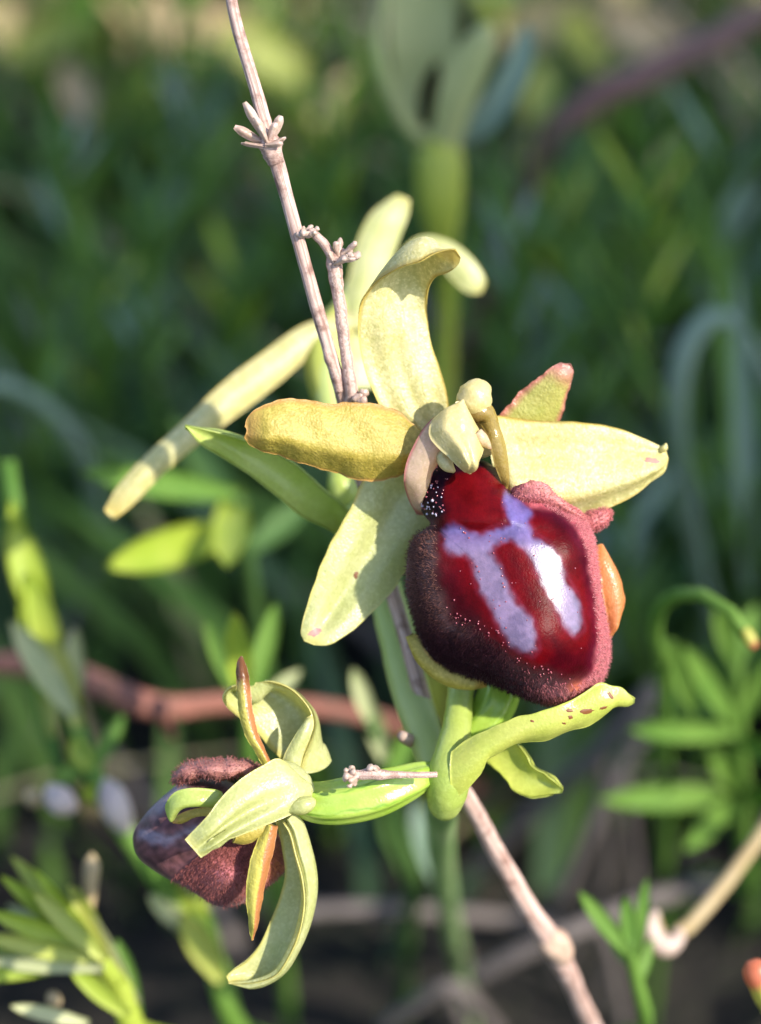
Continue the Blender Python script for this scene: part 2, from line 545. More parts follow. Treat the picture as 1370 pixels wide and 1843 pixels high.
# ------------------------------------------------------------------ orchid lips
def inflate(poly, cell=4.0, iters=1600):
    v = np.asarray(poly, float)
    x0, y0 = v.min(0) - 3 * cell; x1, y1 = v.max(0) + 3 * cell
    gx = np.arange(x0, x1, cell); gy = np.arange(y0, y1, cell)
    XX, YY = np.meshgrid(gx, gy)
    ins = (sd_poly(np.stack([XX.ravel(), YY.ravel()], 1), v) < 0).reshape(XX.shape)
    ph = np.zeros(XX.shape)
    s = (cell * .03) ** 2
    for _ in range(iters):
        ph = np.where(ins, .25 * (np.roll(ph, 1, 0) + np.roll(ph, -1, 0) + np.roll(ph, 1, 1) + np.roll(ph, -1, 1) + s), 0)
    def samp(x, y):
        fx = np.clip((x - x0) / cell, 0, len(gx) - 1.001); fy = np.clip((y - y0) / cell, 0, len(gy) - 1.001)
        i = fx.astype(int); j = fy.astype(int); a = fx - i; b = fy - j
        return ph[j, i] * (1 - a) * (1 - b) + ph[j, i + 1] * a * (1 - b) + ph[j + 1, i] * (1 - a) * b + ph[j + 1, i + 1] * a * b
    return samp

def lip_mesh(name, outline, centre, scale_h, dz_edge, colour, mat, parent, K=300, J=110, extra=None, back=.35):
    o = resample(np.array(outline, float), K, True)
    c = np.array(centre, float)
    r = np.linspace(0, 1, J) ** .85
    G = c + (o[:, None] - c) * r[None, :, None]           # K,J,2
    samp = inflate(o)
    ph = samp(G[..., 0], G[..., 1])
    h = scale_h * np.sqrt(np.maximum(ph, 0))
    h[:, -1] = 0
    for _ in range(3):
        hh = (h + np.roll(h, 1, 0) + np.roll(h, -1, 0)) / 3
        hh[:, 1:-1] = (hh[:, 1:-1] * 2 + hh[:, 2:] + hh[:, :-2]) / 4
        hh[:, -1] = 0; h = hh
    if extra is not None:
        h = h + extra(G[..., 0], G[..., 1]) * sstep(0, .12, 1 - r)[None]
    de = dz_edge(G[..., 0], G[..., 1]) if callable(dz_edge) else np.full(h.shape, dz_edge)
    front = np.concatenate([G, (de - h)[..., None]], -1)
    backp = np.concatenate([G, (de + back * h)[..., None]], -1)
    V = np.vstack([PA(front).reshape(-1, 3), PA(backp[:, :-1]).reshape(-1, 3)])
    f = []
    nF = K * J; Jb = J - 1
    for i in range(K):
        i2 = (i + 1) % K
        for j in range(J - 1):
            f.append([i * J + j, i * J + j + 1, i2 * J + j + 1, i2 * J + j])
        for j in range(Jb - 1):
            f.append([nF + i2 * Jb + j, nF + i2 * Jb + j + 1, nF + i * Jb + j + 1, nF + i * Jb + j])
        f.append([i * J + J - 1, nF + i * Jb + Jb - 1, nF + i2 * Jb + Jb - 1, i2 * J + J - 1])
    q = f[J * 3 // 2]
    nn = np.cross(V[q[1]] - V[q[0]], V[q[2]] - V[q[0]])
    if nn @ BK < 0:
        f = [x[::-1] for x in f]
    pix = np.vstack([G.reshape(-1, 2), G[:, :-1].reshape(-1, 2)])
    C, gl, fz = colour(pix)
    ob = mesh_obj(name, V, f, mat, parent, {'Col': C, 'gloss': gl, 'fuzz': fz})
    Fr = PA(front)
    dK = np.roll(Fr, -1, 0) - np.roll(Fr, 1, 0); dJ = np.gradient(Fr, axis=1)
    N = np.cross(dK, dJ); N /= np.linalg.norm(N, axis=2, keepdims=True) + 1e-15
    if (N[:, J // 2] @ BK).sum() < 0: N = -N
    return ob, G, Fr, N, r

def hair_mesh(name, pos, nrm, length, rad, cols, mat, parent, jit=.35, seed=1, lean=None):
    rr = np.random.default_rng(seed)
    n = len(pos)
    d = nrm + rr.normal(0, jit, (n, 3))
    if lean is not None: d = d + lean
    d /= np.linalg.norm(d, axis=1, keepdims=True)
    a = np.cross(d, rr.normal(0, 1, (n, 3))); a /= np.linalg.norm(a, axis=1, keepdims=True)
    b = np.cross(d, a)
    L = (np.asarray(length) * MM * rr.uniform(.5, 1.2, n))[:, None]
    rd = rad * MM
    bend = np.array([0, 0, -1.0]) * L * .15
    V = np.stack([pos + a * rd, pos - a * rd * .5 + b * rd * .87, pos - a * rd * .5 - b * rd * .87,
                  pos + d * L * .6 + a * rd * .7, pos + d * L * .6 - a * rd * .35 + b * rd * .6, pos + d * L * .6 - a * rd * .35 - b * rd * .6,
                  pos + d * L + bend], 1).reshape(-1, 3)
    base = (np.arange(n) * 7)[:, None]
    F4 = np.concatenate([base + np.array([[0, 1, 4, 3]]), base + np.array([[1, 2, 5, 4]]), base + np.array([[2, 0, 3, 5]])])
    F3 = np.concatenate([base + np.array([[3, 4, 6]]), base + np.array([[4, 5, 6]]), base + np.array([[5, 3, 6]])])
    ob = mesh_obj(name, V, F4.tolist() + F3.tolist(), mat, parent, {'Col': np.repeat(cols, 7, 0)})
    ob['kind'] = 'stuff'
    return ob

def z2(pts):   # coordinates measured in an enlarged crop of the flower
    return [(680 + x * .40876, 640 + y * .40876) for x, y in pts]

# ================================================================== ORCHID PLANT
node_p = P(800, 1430, 3)
stem_low = [(800, 1425, 3.5), (794, 1480, 22), (796, 1560, 48), (812, 1660, 80), (834, 1770, 108)]
foot = to_ground(P(834, 1770, 108), (0.002, .008))
orchid = thing('orchid_plant', 'yellow-green orchid with a glossy dark red lip, flowers in focus beside a dry stem', 'orchid', foot)
# stem
sw = np.vstack([PA(np.array(stem_low)), foot[None]])
rad = np.array([.95, 1.0, 1.05, .95, .95, 1.3])
V, f, at = loft_data(np.hstack([sw, rad[:, None]]), n=60, m=16, world=True, noise=.02)
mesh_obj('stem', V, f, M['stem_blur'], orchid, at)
loft('stem', [(806, 1440, 3.2, .9), (775, 1350, 6, 1.0), (738, 1240, 9.5, 1.15), (706, 1110, 12.5, 1.1), (668, 985, 14.5, 1.0), (630, 880, 16.5, 1.0), (606, 770, 18, 1.0), (592, 690, 19, 1.0), (600, 600, 21, .9), (640, 520, 24, .8)], M['stem'], orchid, n=70, m=18, noise=.03)
# node sheath the bract grows from
loft('sheath', [(797, 1470, 3.6, .12), (799, 1463, 3.4, .55), (802, 1440, 2.6, 1.05), (808, 1400, 2.0, 1.22), (813, 1360, 2.2, 1.0), (822, 1310, 3.4, .82), (829, 1255, 5, .75), (833, 1200, 6.5, .72)], M['bract'], orchid, n=60, m=22, noise=.03)
# right bract
bL = [(812, 1352, 1.0), (842, 1332, .6), (873, 1317, .3), (918, 1294, .1), (956, 1282, .0), (994, 1271, .1), (1040, 1255, .3), (1078, 1232, .5), (1100, 1234, .7), (1119, 1237, .9), (1133, 1248, 1.0), (1143, 1257, 1.1)]
bR = [(815, 1440, 1.4), (838, 1423, 1.2), (861, 1393, 1.1), (873, 1370, 1.0), (911, 1351, .9), (941, 1339, .9), (986, 1334, .9), (1024, 1317, 1.1), (1070, 1298, 1.2), (1100, 1276, 1.3), (1128, 1273, 1.3), (1142, 1266, 1.2)]
right_bract = patch('bract', bL, bR, M['bract_tip'], orchid, n=60, m=21, bulge=.5, thick=.5, fn=lambda T, U: .25 * np.sin(T * 9) * (U - .5), edge_wave=.07, wave_k=5)
# lower bract
patch('bract', [(850, 1330, 5.5), (880, 1322, 5), (915, 1330, 4.4), (933, 1341, 4), (948, 1362, 3.6), (956, 1379, 3.4), (983, 1396, 3.2), (1012, 1417, 3)],
      [(840, 1352, 5.5), (860, 1360, 5), (880, 1372, 4.5), (900, 1392, 4.2), (914, 1406, 4), (926, 1423, 3.7), (960, 1434, 3.4), (1012, 1427, 3.1)], M['bract_tip'], orchid, n=40, m=15, bulge=-.45, thick=.4, edge_wave=.05, wave_k=5)
# long bract behind the left petal
patch('bract', [(333, 765, 3), (362, 772, 3.2), (420, 787, 3.8), (480, 808, 4.6), (530, 836, 5.4), (580, 880, 6.3), (625, 920, 7.2), (665, 975, 9), (690, 1060, 11)][::-1],
      [(336, 769, 3), (362, 797, 3.4), (400, 822, 4.2), (450, 854, 5.2), (500, 893, 6.0), (545, 930, 6.8), (600, 957, 7.6), (640, 1005, 9.2), (668, 1080, 11)][::-1], M['bract'], orchid, n=50, m=17, bulge=-.55, thick=.4)
# brown flecks on the bract tip
from mathutils.bvhtree import BVHTree
def fleck(name, px, py, a, b, rot, surf, parent, mat='spot'):
    """small stain lying on the surface of a blade"""
    r_ = surf
    while r_.parent is not None: r_ = r_.parent
    base = np.array(r_['_base'])
    tree = BVHTree.FromPolygons([Vector(np.array(v.co) + base) for v in surf.data.vertices], [tuple(p.vertices) for p in surf.data.polygons])
    n = 16
    an = np.linspace(0, 2 * np.pi, n, endpoint=False)
    wob_ = np.random.default_rng(int(px)).uniform(.75, 1.2, n)
    V = []
    for ring in (0.0, .55, 1.0):
        for k in range(n if ring else 1):
            x = a * math.cos(an[k]) * wob_[k] * ring; y = b * math.sin(an[k]) * wob_[k] * ring
            q = P(px + x * math.cos(rot) - y * math.sin(rot), py + x * math.sin(rot) + y * math.cos(rot), 0)
            d = Vector(q - CAM).normalized()
            h = tree.ray_cast(Vector(CAM), d)
            if h[0] is None: return None
            V.append(np.array(h[0] - d * (.000025 if ring < 1 else .000005)))
    fc = [[0, 1 + k, 1 + (k + 1) % n] for k in range(n)] + [[1 + k, 1 + n + k, 1 + n + (k + 1) % n, 1 + (k + 1) % n] for k in range(n)]
    return mesh_obj(name, V, fc, M[mat], parent)
for (x, y, a, b, r) in [(1099, 1252, 9, 3, .9), (1025, 1279, 7, 3.5, .1), (1027, 1291, 5, 3.5, .1), (1056, 1280, 13, 5, -.1), (1086, 1274, 8, 2.5, -.3), (1015, 1302, 4, 2, .3), (958, 1298, 4, 2, .3)]:
    fleck('brown_fleck', x, y, a, b, r, right_bract, orchid)

# ---------------------------------------------------------------- main flower
fl = loft('flower', [(818, 1330, 5.0, .75), (850, 1318, 5.2, .95), (884, 1280, 5.2, 1.12), (900, 1240, 5.6, 1.15), (905, 1180, 7, 1.2), (890, 1080, 8, 1.2), (862, 960, 7.5, 1.15), (842, 880, 6, 1.0), (835, 830, 4.6, .6)],
          M['ovary'], orchid, n=60, m=36, ridges=6, ridge_amp=.07)
fl['label'] = 'open flower facing the viewer with a glossy dark red lip'
# dorsal sepal
dl = [(770, 805, 3.4), (718, 765, 3.0), (690, 742, 2.8), (664, 686, 2.4), (648, 625, 2.0), (645, 580, 1.5), (651, 542, .9), (674, 510, .1), (699, 491, -.9), (725, 479, -1.8), (758, 472, -2.4), (783, 458, -2.6), (808, 450, -2.7), (818, 450, -2.7)]
dr = [(818, 805, 3.6), (814, 770, 3.5), (809, 745, 3.4), (805, 709, 3.2), (789, 657, 3.0), (776, 619, 2.8), (770, 571, 2.4), (769, 540, 1.8), (772, 518, 1.0), (783, 498, 0.0), (800, 490, -.9), (815, 484, -1.5), (826, 474, -1.8), (829, 463, -2.1)]
patch('sepal', dl, dr, M['sepal'], fl, n=80, m=31, bulge=lambda T: .25 - 1.5 * sstep(.45, .8, T) * (1 - .5 * sstep(.85, 1, T)), thick=.4,
      fn=lambda T, U: .12 * np.sin(T * 11 + U * 4) + .18 * np.cos(U * 3 * 2 * np.pi) * (1 - T) * .5)
# left petal, wavy edged
pl = [(752, 770, 1.6), (741, 760, 1.4), (719, 741, 1.2), (693, 731, .9), (661, 725, .6), (629, 723, .4), (600, 727, .2), (574, 723, 0), (529, 717, -.3), (500, 720, -.5), (471, 730, -.6), (449, 746, -.7), (443, 768, -.7)]
pr = [(752, 835, 1.8), (728, 852, 2.0), (709, 861, 2.0), (677, 866, 1.9), (638, 863, 1.7), (613, 855, 1.5), (587, 847, 1.3), (555, 837, 1.0), (523, 828, .7), (494, 818, .3), (468, 811, .0), (449, 801, -.3), (440, 787, -.5)]
patch('petal', pl, pr, M['petal'], fl, n=90, m=33, bulge=.95, thick=.42, edge_wave=.06, wave_k=8, fn=lambda T, U: .35 * np.exp(-((U - .62) / .16) ** 2) * (1 - T * .4) + .05 * np.sin(T * 23 + U * 7), seed=3)
# right petal, red edged
patch('petal', [(880, 765, 3.6), (903, 742, 3.4), (925, 718, 3.2), (946, 697, 3.0), (966, 681, 2.8), (987, 665, 2.6), (1000, 657, 2.6), (1012, 653, 2.6)],
      [(960, 830, 5.0), (990, 800, 4.6), (1004, 768, 4.3), (1012, 745, 4.0), (1019, 722, 3.6), (1027, 693, 3.2), (1033, 671, 2.9), (1026, 655, 2.7)], M['petal_red'], fl, n=60, m=25, bulge=.4, thick=.4, edge_wave=.07, wave_k=6, seed=5)
# lower left sepal
ll = [(690, 850, 3.6), (665, 858, 3.4), (648, 874, 3.4), (640, 895, 3.3), (630, 915, 3.2), (610, 952, 3.1), (592, 985, 3.0), (577, 1015, 3.0), (567, 1047, 3.0), (557, 1077, 3.0), (547, 1110, 3.0), (541, 1138, 3.0), (548, 1154, 3.0)]
lr = [(800, 860, 4.8), (798, 900, 4.9), (788, 940, 4.9), (772, 970, 4.9), (755, 995, 4.8), (740, 1020, 4.7), (725, 1040, 4.6), (706, 1066, 4.4), (675, 1097, 4.0), (645, 1127, 3.6), (610, 1152, 3.2), (588, 1161, 3.0), (566, 1161, 3.0)]
ll_sepal = patch('sepal', ll, lr, M['sepal_green'], fl, n=70, m=29, bulge=.2, thick=.42, fn=lambda T, U: -.5 * np.exp(-((U - .48) / .16) ** 2) * sstep(0, .2, T) * (1 - sstep(.8, 1, T)) + .06 * np.sin(T * 12 + 4 * U), edge_wave=.06, wave_k=4)
fleck('brown_fleck', 641, 1035, 4, 8, .35, ll_sepal, fl)
fleck('pink_fleck', 567, 1138, 12, 7, -.4, ll_sepal, fl, 'spot_pink')
# right sepal with its lower margin folded back
rl = [(870, 760, 2.6), (893, 749, 2.4), (925, 752, 2.4), (966, 756, 2.4), (1007, 758, 2.5), (1048, 760, 2.6), (1089, 765, 2.8), (1130, 777, 3.0), (1162, 790, 3.2), (1190, 803, 3.4), (1200, 812, 3.5)]
rr_ = [(905, 905, 3.4), (940, 925, 3.4), (985, 938, 3.5), (1020, 938, 3.6), (1048, 931, 3.6), (1085, 919, 3.6), (1115, 905, 3.6), (1145, 890, 3.6), (1172, 868, 3.6), (1195, 850, 3.6), (1203, 828, 3.6)]
rr_sepal = patch('sepal', rl, rr_, M['sepal'], fl, n=70, m=33, bulge=.3, thick=.42, fn=lambda T, U: 1.25 * np.where(U < .72, np.exp(-((.72 - U) / .28) ** 2), np.exp(-((U - .72) / .12) ** 2)) * sstep(0, .1, T) * (1 - .55 * T) - .22 * np.exp(-((U - .3) / .14) ** 2) + .04 * np.sin(T * 14 + U * 5), edge_wave=.04, wave_k=4)
fleck('pink_fleck', 1174, 829, 15, 5, .1, rr_sepal, fl, 'spot_pink')
loft('sepal_tip', [(1190, 812, 3.3, .12), (1196, 806, 3.2, .2), (1199, 798, 3.1, .05)], M['sepal'], fl, n=10, m=8)

# ---- main lip
outline = z2([(185, 670), (172, 600), (190, 530), (235, 480), (320, 450), (420, 450), (500, 480), (550, 540), (575, 590), (615, 590), (680, 580), (740, 595), (800, 640), (860, 680), (915, 715), (950, 790),
              (968, 900), (978, 1000), (993, 1100), (1012, 1190), (1022, 1260), (1020, 1340), (992, 1425), (935, 1480), (862, 1535), (780, 1543), (680, 1520), (580, 1480), (480, 1440),
              (380, 1410), (300, 1378), (230, 1318), (180, 1230), (150, 1130), (126, 1040), (125, 950), (135, 860), (160, 800), (205, 765), (232, 740), (205, 705)])
FIELD = z2([(340, 520), (470, 490), (535, 540), (550, 600), (540, 700), (500, 745), (430, 765), (330, 720), (288, 640), (300, 560)])
SPEC_R = z2([(562, 590), (600, 615), (640, 660), (672, 695), (655, 735), (690, 795), (750, 835), (795, 890), (825, 985), (865, 1050), (885, 1120), (897, 1200), (868, 1228), (830, 1195), (790, 1120), (748, 1030), (705, 955), (672, 875), (620, 822), (585, 800), (540, 815), (500, 830), (478, 800), (520, 765), (580, 745), (570, 690), (552, 640)])
SPEC_L = z2([(290, 770), (335, 742), (400, 785), (450, 800), (500, 770), (545, 780), (540, 810), (512, 835), (500, 870), (535, 930), (565, 1010), (615, 1095), (680, 1170), (700, 1290), (680, 1315), (640, 1305), (590, 1275), (540, 1200), (500, 1095), (452, 1035), (432, 965), (420, 900), (385, 872), (315, 868), (285, 830)])
DARK = z2([(60, 700), (260, 730), (270, 800), (285, 880), (275, 990), (310, 1090), (345, 1150), (430, 1180), (520, 1240), (610, 1330), (690, 1385), (800, 1420), (900, 1440), (960, 1400), (1100, 1500), (900, 1700), (500, 1600), (60, 1400)])
RIGHT_IN = z2([(600, 610), (680, 668), (800, 690), (868, 740), (915, 850), (940, 960), (958, 1100), (968, 1200), (968, 1300), (945, 1400), (860, 1470), (820, 1700), (1300, 1700), (1300, 400), (590, 400)])
CAVITY = z2([(200, 470), (300, 440), (500, 440), (560, 520), (540, 560), (470, 490), (340, 520), (300, 560), (288, 640), (300, 690), (240, 720), (180, 690)])
nz = np.random.default_rng(3).uniform(0, 6.28, 12)
def wob(p, a=4.0):
    x, y = p[:, 0], p[:, 1]
    return a * (np.sin(x / 13 + nz[0] + y / 29) + np.sin(y / 11 + nz[1] - x / 31) + .6 * np.sin(x / 5.1 + y / 6.3 + nz[2]) + .5 * np.sin(x / 3.3 - y / 4.1 + nz[3])) / 2.2
def mixc(C, col_, m):
    return C * (1 - m[:, None]) + np.array(col_)[None] * m[:, None]
def main_colour(p):
    C = np.tile(np.array([.085, .0012, .003]), (len(p), 1)); gl = np.full(len(p), .07); fz = np.zeros(len(p))
    wv = wob(p)
    streak = .5 + .5 * np.sin(p[:, 0] / 2.3 + p[:, 1] / 5.7 + wv)
    far_ = sstep(14, 46, np.minimum(np.maximum(sd_poly(p, SPEC_R), 0), np.maximum(sd_poly(p, SPEC_L), 0)))
    C = mixc(C, (.028, .001, .004), far_ * .75)
    d = sstep(24, -30, sd_poly(p, DARK) + wv * 1.6)
    C = mixc(C, (.036, .006, .010), d * .95); gl = gl * (1 - .7 * d); fz = np.maximum(fz, d)
    # hair sheen painted as greyish haze inside the dark border and at the shoulder
    e = np.exp(-((sd_poly(p, DARK) + 22 + wv) / 14) ** 2) * sstep(1290, 1160, p[:, 1]) * sstep(830, 770, p[:, 0] - (p[:, 1] - 1000) * .25)
    C = mixc(C, (.30, .17, .15), e * .28)
    k = sstep(8, -8, sd_poly(p, RIGHT_IN) + wv * .8)
    C = mixc(C, (.42, .09, .11), k * .92); gl = gl * (1 - .7 * k); fz = np.maximum(fz, k)
    kk = sstep(8, -12, sd_poly(p, RIGHT_IN) - 14 + wv * .6) * (1 - k)
    C = mixc(C, (.07, .004, .015), kk * .6)
    cv = sstep(5, -5, sd_poly(p, CAVITY) + wv * .5)
    C = mixc(C, (.014, .003, .008), cv)
    cap = (250 * 0 + p[:, 0])
    s = np.maximum(sstep(8, -7, sd_poly(p, SPEC_R) + wv * 1.0), sstep(8, -7, sd_poly(p, SPEC_L) + wv * 1.0))
    s = s * (1 - .85 * d * sstep(1200, 1260, p[:, 1]))
    up = sstep(1010, 930, p[:, 1])
    mot = (.5 + .5 * np.sin(p[:, 0] / 4.1 + 1.7 * np.sin(p[:, 1] / 6.7)) * np.sin(p[:, 1] / 5.3 + 1.3 * np.sin(p[:, 0] / 7.7)))[:, None]
    sc = (np.array([.17, .12, .20])[None] * (1 - up[:, None]) + np.array([.115, .085, .24])[None] * up[:, None]) * (.90 + .12 * mot + .06 * np.sin(wv * .9)[:, None])
    C = C * (1 - s[:, None]) + sc * s[:, None]
    gl = np.maximum(gl, s * sstep(930, 1010, p[:, 1]) * .40 * sstep(940, 980, p[:, 0]) + s * .38); fz = fz * (1 - s)
    rim = np.exp(-((np.maximum(sd_poly(p, SPEC_R), -99) - 6) / 4) ** 2) + np.exp(-((sd_poly(p, SPEC_L) - 6) / 4) ** 2)
    C = mixc(C, (.30, .06, .12), np.clip(rim, 0, 1) * .10 * (1 - s) * (1 - d) * (1 - k))
    fd = sstep(4, -5, sd_poly(p, FIELD) + wv * .4)
    C = mixc(C, (.085, .0015, .003), fd); gl = gl * (1 - fd) + fd * .10; fz = fz * (1 - fd)
    # bottom appendage, orange-red
    ap = np.exp(-(((p[:, 0] - 1043) / 18) ** 2 + ((p[:, 1] - 1244) / 13) ** 2))
    C = mixc(C, (.62, .15, .05), ap * .9)
    bt = sstep(1215, 1262, p[:, 1] + (p[:, 0] - 1000) * -.12 + wv) * sstep(930, 1000, p[:, 0])
    C = mixc(C, (.40, .12, .14), bt * .5 * (1 - ap))
    return np.clip(C, 0, 1), np.clip(gl, 0, 1), np.clip(fz, 0, 1)
def main_extra(x, y):
    b = lambda cx, cy, sx, sy, a: a * np.exp(-((x - cx) / sx) ** 2 - ((y - cy) / sy) ** 2)
    h = b(775, 1015, 42, 60, .8) + b(1045, 985, 40, 60, .35) + b(965, 1170, 105, 80, 1.1) - b(835, 875, 60, 40, .35)
    h = h - b(842, 958, 95, 15, .55) - b(950, 900, 24, 30, .5) - b(800, 1120, 40, 90, .25)
    return h
lip, LG, LF, LN, Lr = lip_mesh('lip', outline, (905, 1050), 1.95, lambda x, y: 2.6 + .0016 * (y - 1050) + .0012 * (x - 905) * -1, main_colour, M['lip'], fl, K=420, J=130, extra=main_extra)
# yellow margins that show past the velvet
patch('lip_margin', [(748, 1140, 3.0), (756, 1150, 2.6), (768, 1172, 2.4), (795, 1195, 2.4), (830, 1208, 2.5), (876, 1222, 2.8)],
      [(742, 1148, 3.6), (746, 1168, 3.4), (758, 1194, 3.4), (784, 1222, 3.4), (822, 1239, 3.5), (876, 1236, 3.5)], M['petal'], fl, n=40, m=13, bulge=.5, thick=.5, edge_wave=.05, wave_k=4)
patch('lip_margin', [(1066, 985, 3.2), (1070, 1010, 2.6), (1078, 1040, 2.5), (1084, 1075, 2.5), (1092, 1110, 2.7), (1094, 1150, 3.0)],
      [(1082, 990, 3.6), (1101, 1014, 3.4), (1117, 1040, 3.2), (1125, 1068, 3.2), (1122, 1096, 3.2), (1098, 1150, 3.2)], petal_mat('lip_margin_orange', (.55, .22, .05), (.60, .28, .07), half=((.42, .10, .10), .0), vein=0, trans=.3, sparkle=.5) if False else petal_mat('lip_margin_orange', (.56, .20, .07), (.60, .26, .08), vein=.2, veins=3, vein_col=(.45, .1, .1), trans=.3, sparkle=.5), fl, n=40, m=13, bulge=.5, thick=.5, edge_wave=.06, wave_k=4)
# pink shoulder above the right sepal's edge and the lobe behind it
M['pink'] = petal_mat('lip_pink_velvet', (.48, .13, .13), (.56, .20, .18), vein=0, trans=.2, sparkle=1.0, rough=.7, speckle=.7)
patch('lip_shoulder', [(918, 892, 1.2), (926, 877, .6), (942, 868, .2), (966, 864, .0), (985, 872, .2), (1003, 890, .5), (1028, 912, 1.0), (1056, 928, 1.6)],
      [(924, 898, 1.6), (938, 902, 1.2), (955, 908, .9), (975, 912, .7), (995, 916, .7), (1015, 924, .9), (1035, 936, 1.2), (1058, 950, 1.8)], M['pink'], fl, n=40, m=15, bulge=.45, thick=.6, edge_wave=.1, wave_k=6)
loft('lip_shoulder', [(1045, 940, 3, .3), (1062, 940, 2.6, .5), (1080, 932, 2.6, .5), (1092, 924, 2.8, .3), (1097, 920, 2.9, .05)], M['pink'], fl, n=20, m=14, noise=.1)

# hairs on the lip's rim
rh = np.random.default_rng(11)
K_, J_ = LG.shape[:2]
def pick(mask, n):
    idx = np.argwhere(mask)
    if len(idx) == 0: return idx
    return idx[rh.integers(0, len(idx), n)]
px2 = LG.reshape(-1, 2)
dk = sd_poly(px2, DARK).reshape(K_, J_); rt = sd_poly(px2, RIGHT_IN).reshape(K_, J_)
infl = sd_poly(px2, resample(np.array(outline), 160, True)).reshape(K_, J_)
isneck = (px2[:, 1] < 945).reshape(K_, J_)
pp, nn_, ll_, cc_ = [], [], [], []
def add_hair(mask, n, length, cfun):
    ij = pick(mask, n)
    p = LF[ij[:, 0], ij[:, 1]]; q = LN[ij[:, 0], ij[:, 1]]; g2 = LG[ij[:, 0], ij[:, 1]]
    out = PA(np.concatenate([g2, np.zeros((n, 1))], 1)) - P(905, 1060, 0)
    out /= np.linalg.norm(out, axis=1, keepdims=True) + 1e-12
    pp.append(p); nn_.append(q * .28 + out * .8); ll_.append(np.full(n, length)); cc_.append(cfun(g2, n))
def col_dark(g2, n):
    up = sstep(1180, 1010, g2[:, 1])[:, None]
    base = np.array([.028, .007, .011]) * (1 - up) + np.array([.17, .075, .06]) * up
    pk = (sstep(925, 1050, g2[:, 0] + rh.normal(0, 22, n)) * sstep(1130, 1200, g2[:, 1]))[:, None]
    base = base * (1 - pk) + np.array([.46, .15, .16]) * pk
    return np.clip(base * rh.uniform(.5, 1.8, (n, 1)), 0, 1)
def col_pink(g2, n):
    return np.clip(np.array([.58, .21, .22]) * rh.uniform(.7, 1.3, (n, 1)), 0, 1)
dj = dk + rh.uniform(0, 55, dk.shape)
add_hair((dj < 0) & (infl > -22) & ~isneck, 4600, .24, col_dark)
add_hair((dj < 0) & ~isneck, 6500, .24, col_dark)
add_hair((rt + rh.uniform(0, 14, rt.shape) < 6) & (infl > -24) & (px2[:, 0] > 915).reshape(K_, J_), 6500, .20, col_pink)
hair_mesh('lip_hair', np.vstack(pp), np.vstack(nn_), np.concatenate(ll_), .013, np.vstack(cc_), M['hair'], fl, seed=4)
# small glossy beads added to stand in for glints on the lip
def ico(r, c):
    V = [(0, 0, 1)] + [(math.cos(a) * .89, math.sin(a) * .89, .45) for a in np.arange(5) * 2 * math.pi / 5] + [(math.cos(a) * .89, math.sin(a) * .89, -.45) for a in (np.arange(5) + .5) * 2 * math.pi / 5] + [(0, 0, -1)]
    Fc = [[0, 1 + i, 1 + (i + 1) % 5] for i in range(5)] + [[1 + i, 6 + i, 1 + (i + 1) % 5] for i in range(5)] + [[1 + (i + 1) % 5, 6 + i, 6 + (i + 1) % 5] for i in range(5)] + [[11, 6 + (i + 1) % 5, 6 + i] for i in range(5)]
    return np.array(V) * r + c, Fc
edge_spec = np.minimum(np.abs(sd_poly(px2, SPEC_R)), np.abs(sd_poly(px2, SPEC_L))).reshape(K_, J_)
cavs = (sd_poly(px2, CAVITY) < -2).reshape(K_, J_) & (px2[:, 0] < 815).reshape(K_, J_)
parts = []
for mask, n in (((edge_spec < 8), 34), (cavs, 46), ((np.abs(dk) < 12) & (px2[:, 1] > 1090).reshape(K_, J_), 55), ((infl < -20), 22)):
    for i, j in pick(mask, n):
        r = rh.uniform(.03, .062) * MM
        v, fc = ico(r, LF[i, j] + LN[i, j] * r * .3)
        parts.append((v, fc, {}))
V, Fc, _ = join(parts)
ob = mesh_obj('glint_beads', V, Fc, M['glint'], fl); ob['kind'] = 'stuff'
parts = []
for i, j in pick(cavs & (px2[:, 0] < 800).reshape(K_, J_) & (px2[:, 1] > 868).reshape(K_, J_), 20):
    r = rh.uniform(.04, .10) * MM
    v, fc = ico(r, LF[i, j] + LN[i, j] * r * .4)
    parts.append((v, fc, {}))
V, Fc, _ = join(parts)
kk_ = NT('cavity_glint_beads'); kk_.surf((.42, .36, .46), .12, None, 1.0, 0, coat=.8)
ob = mesh_obj('cavity_glint_beads', V, Fc, kk_.m, fl); ob['kind'] = 'stuff'  # beads added to imitate silvery sparkles in the cavity

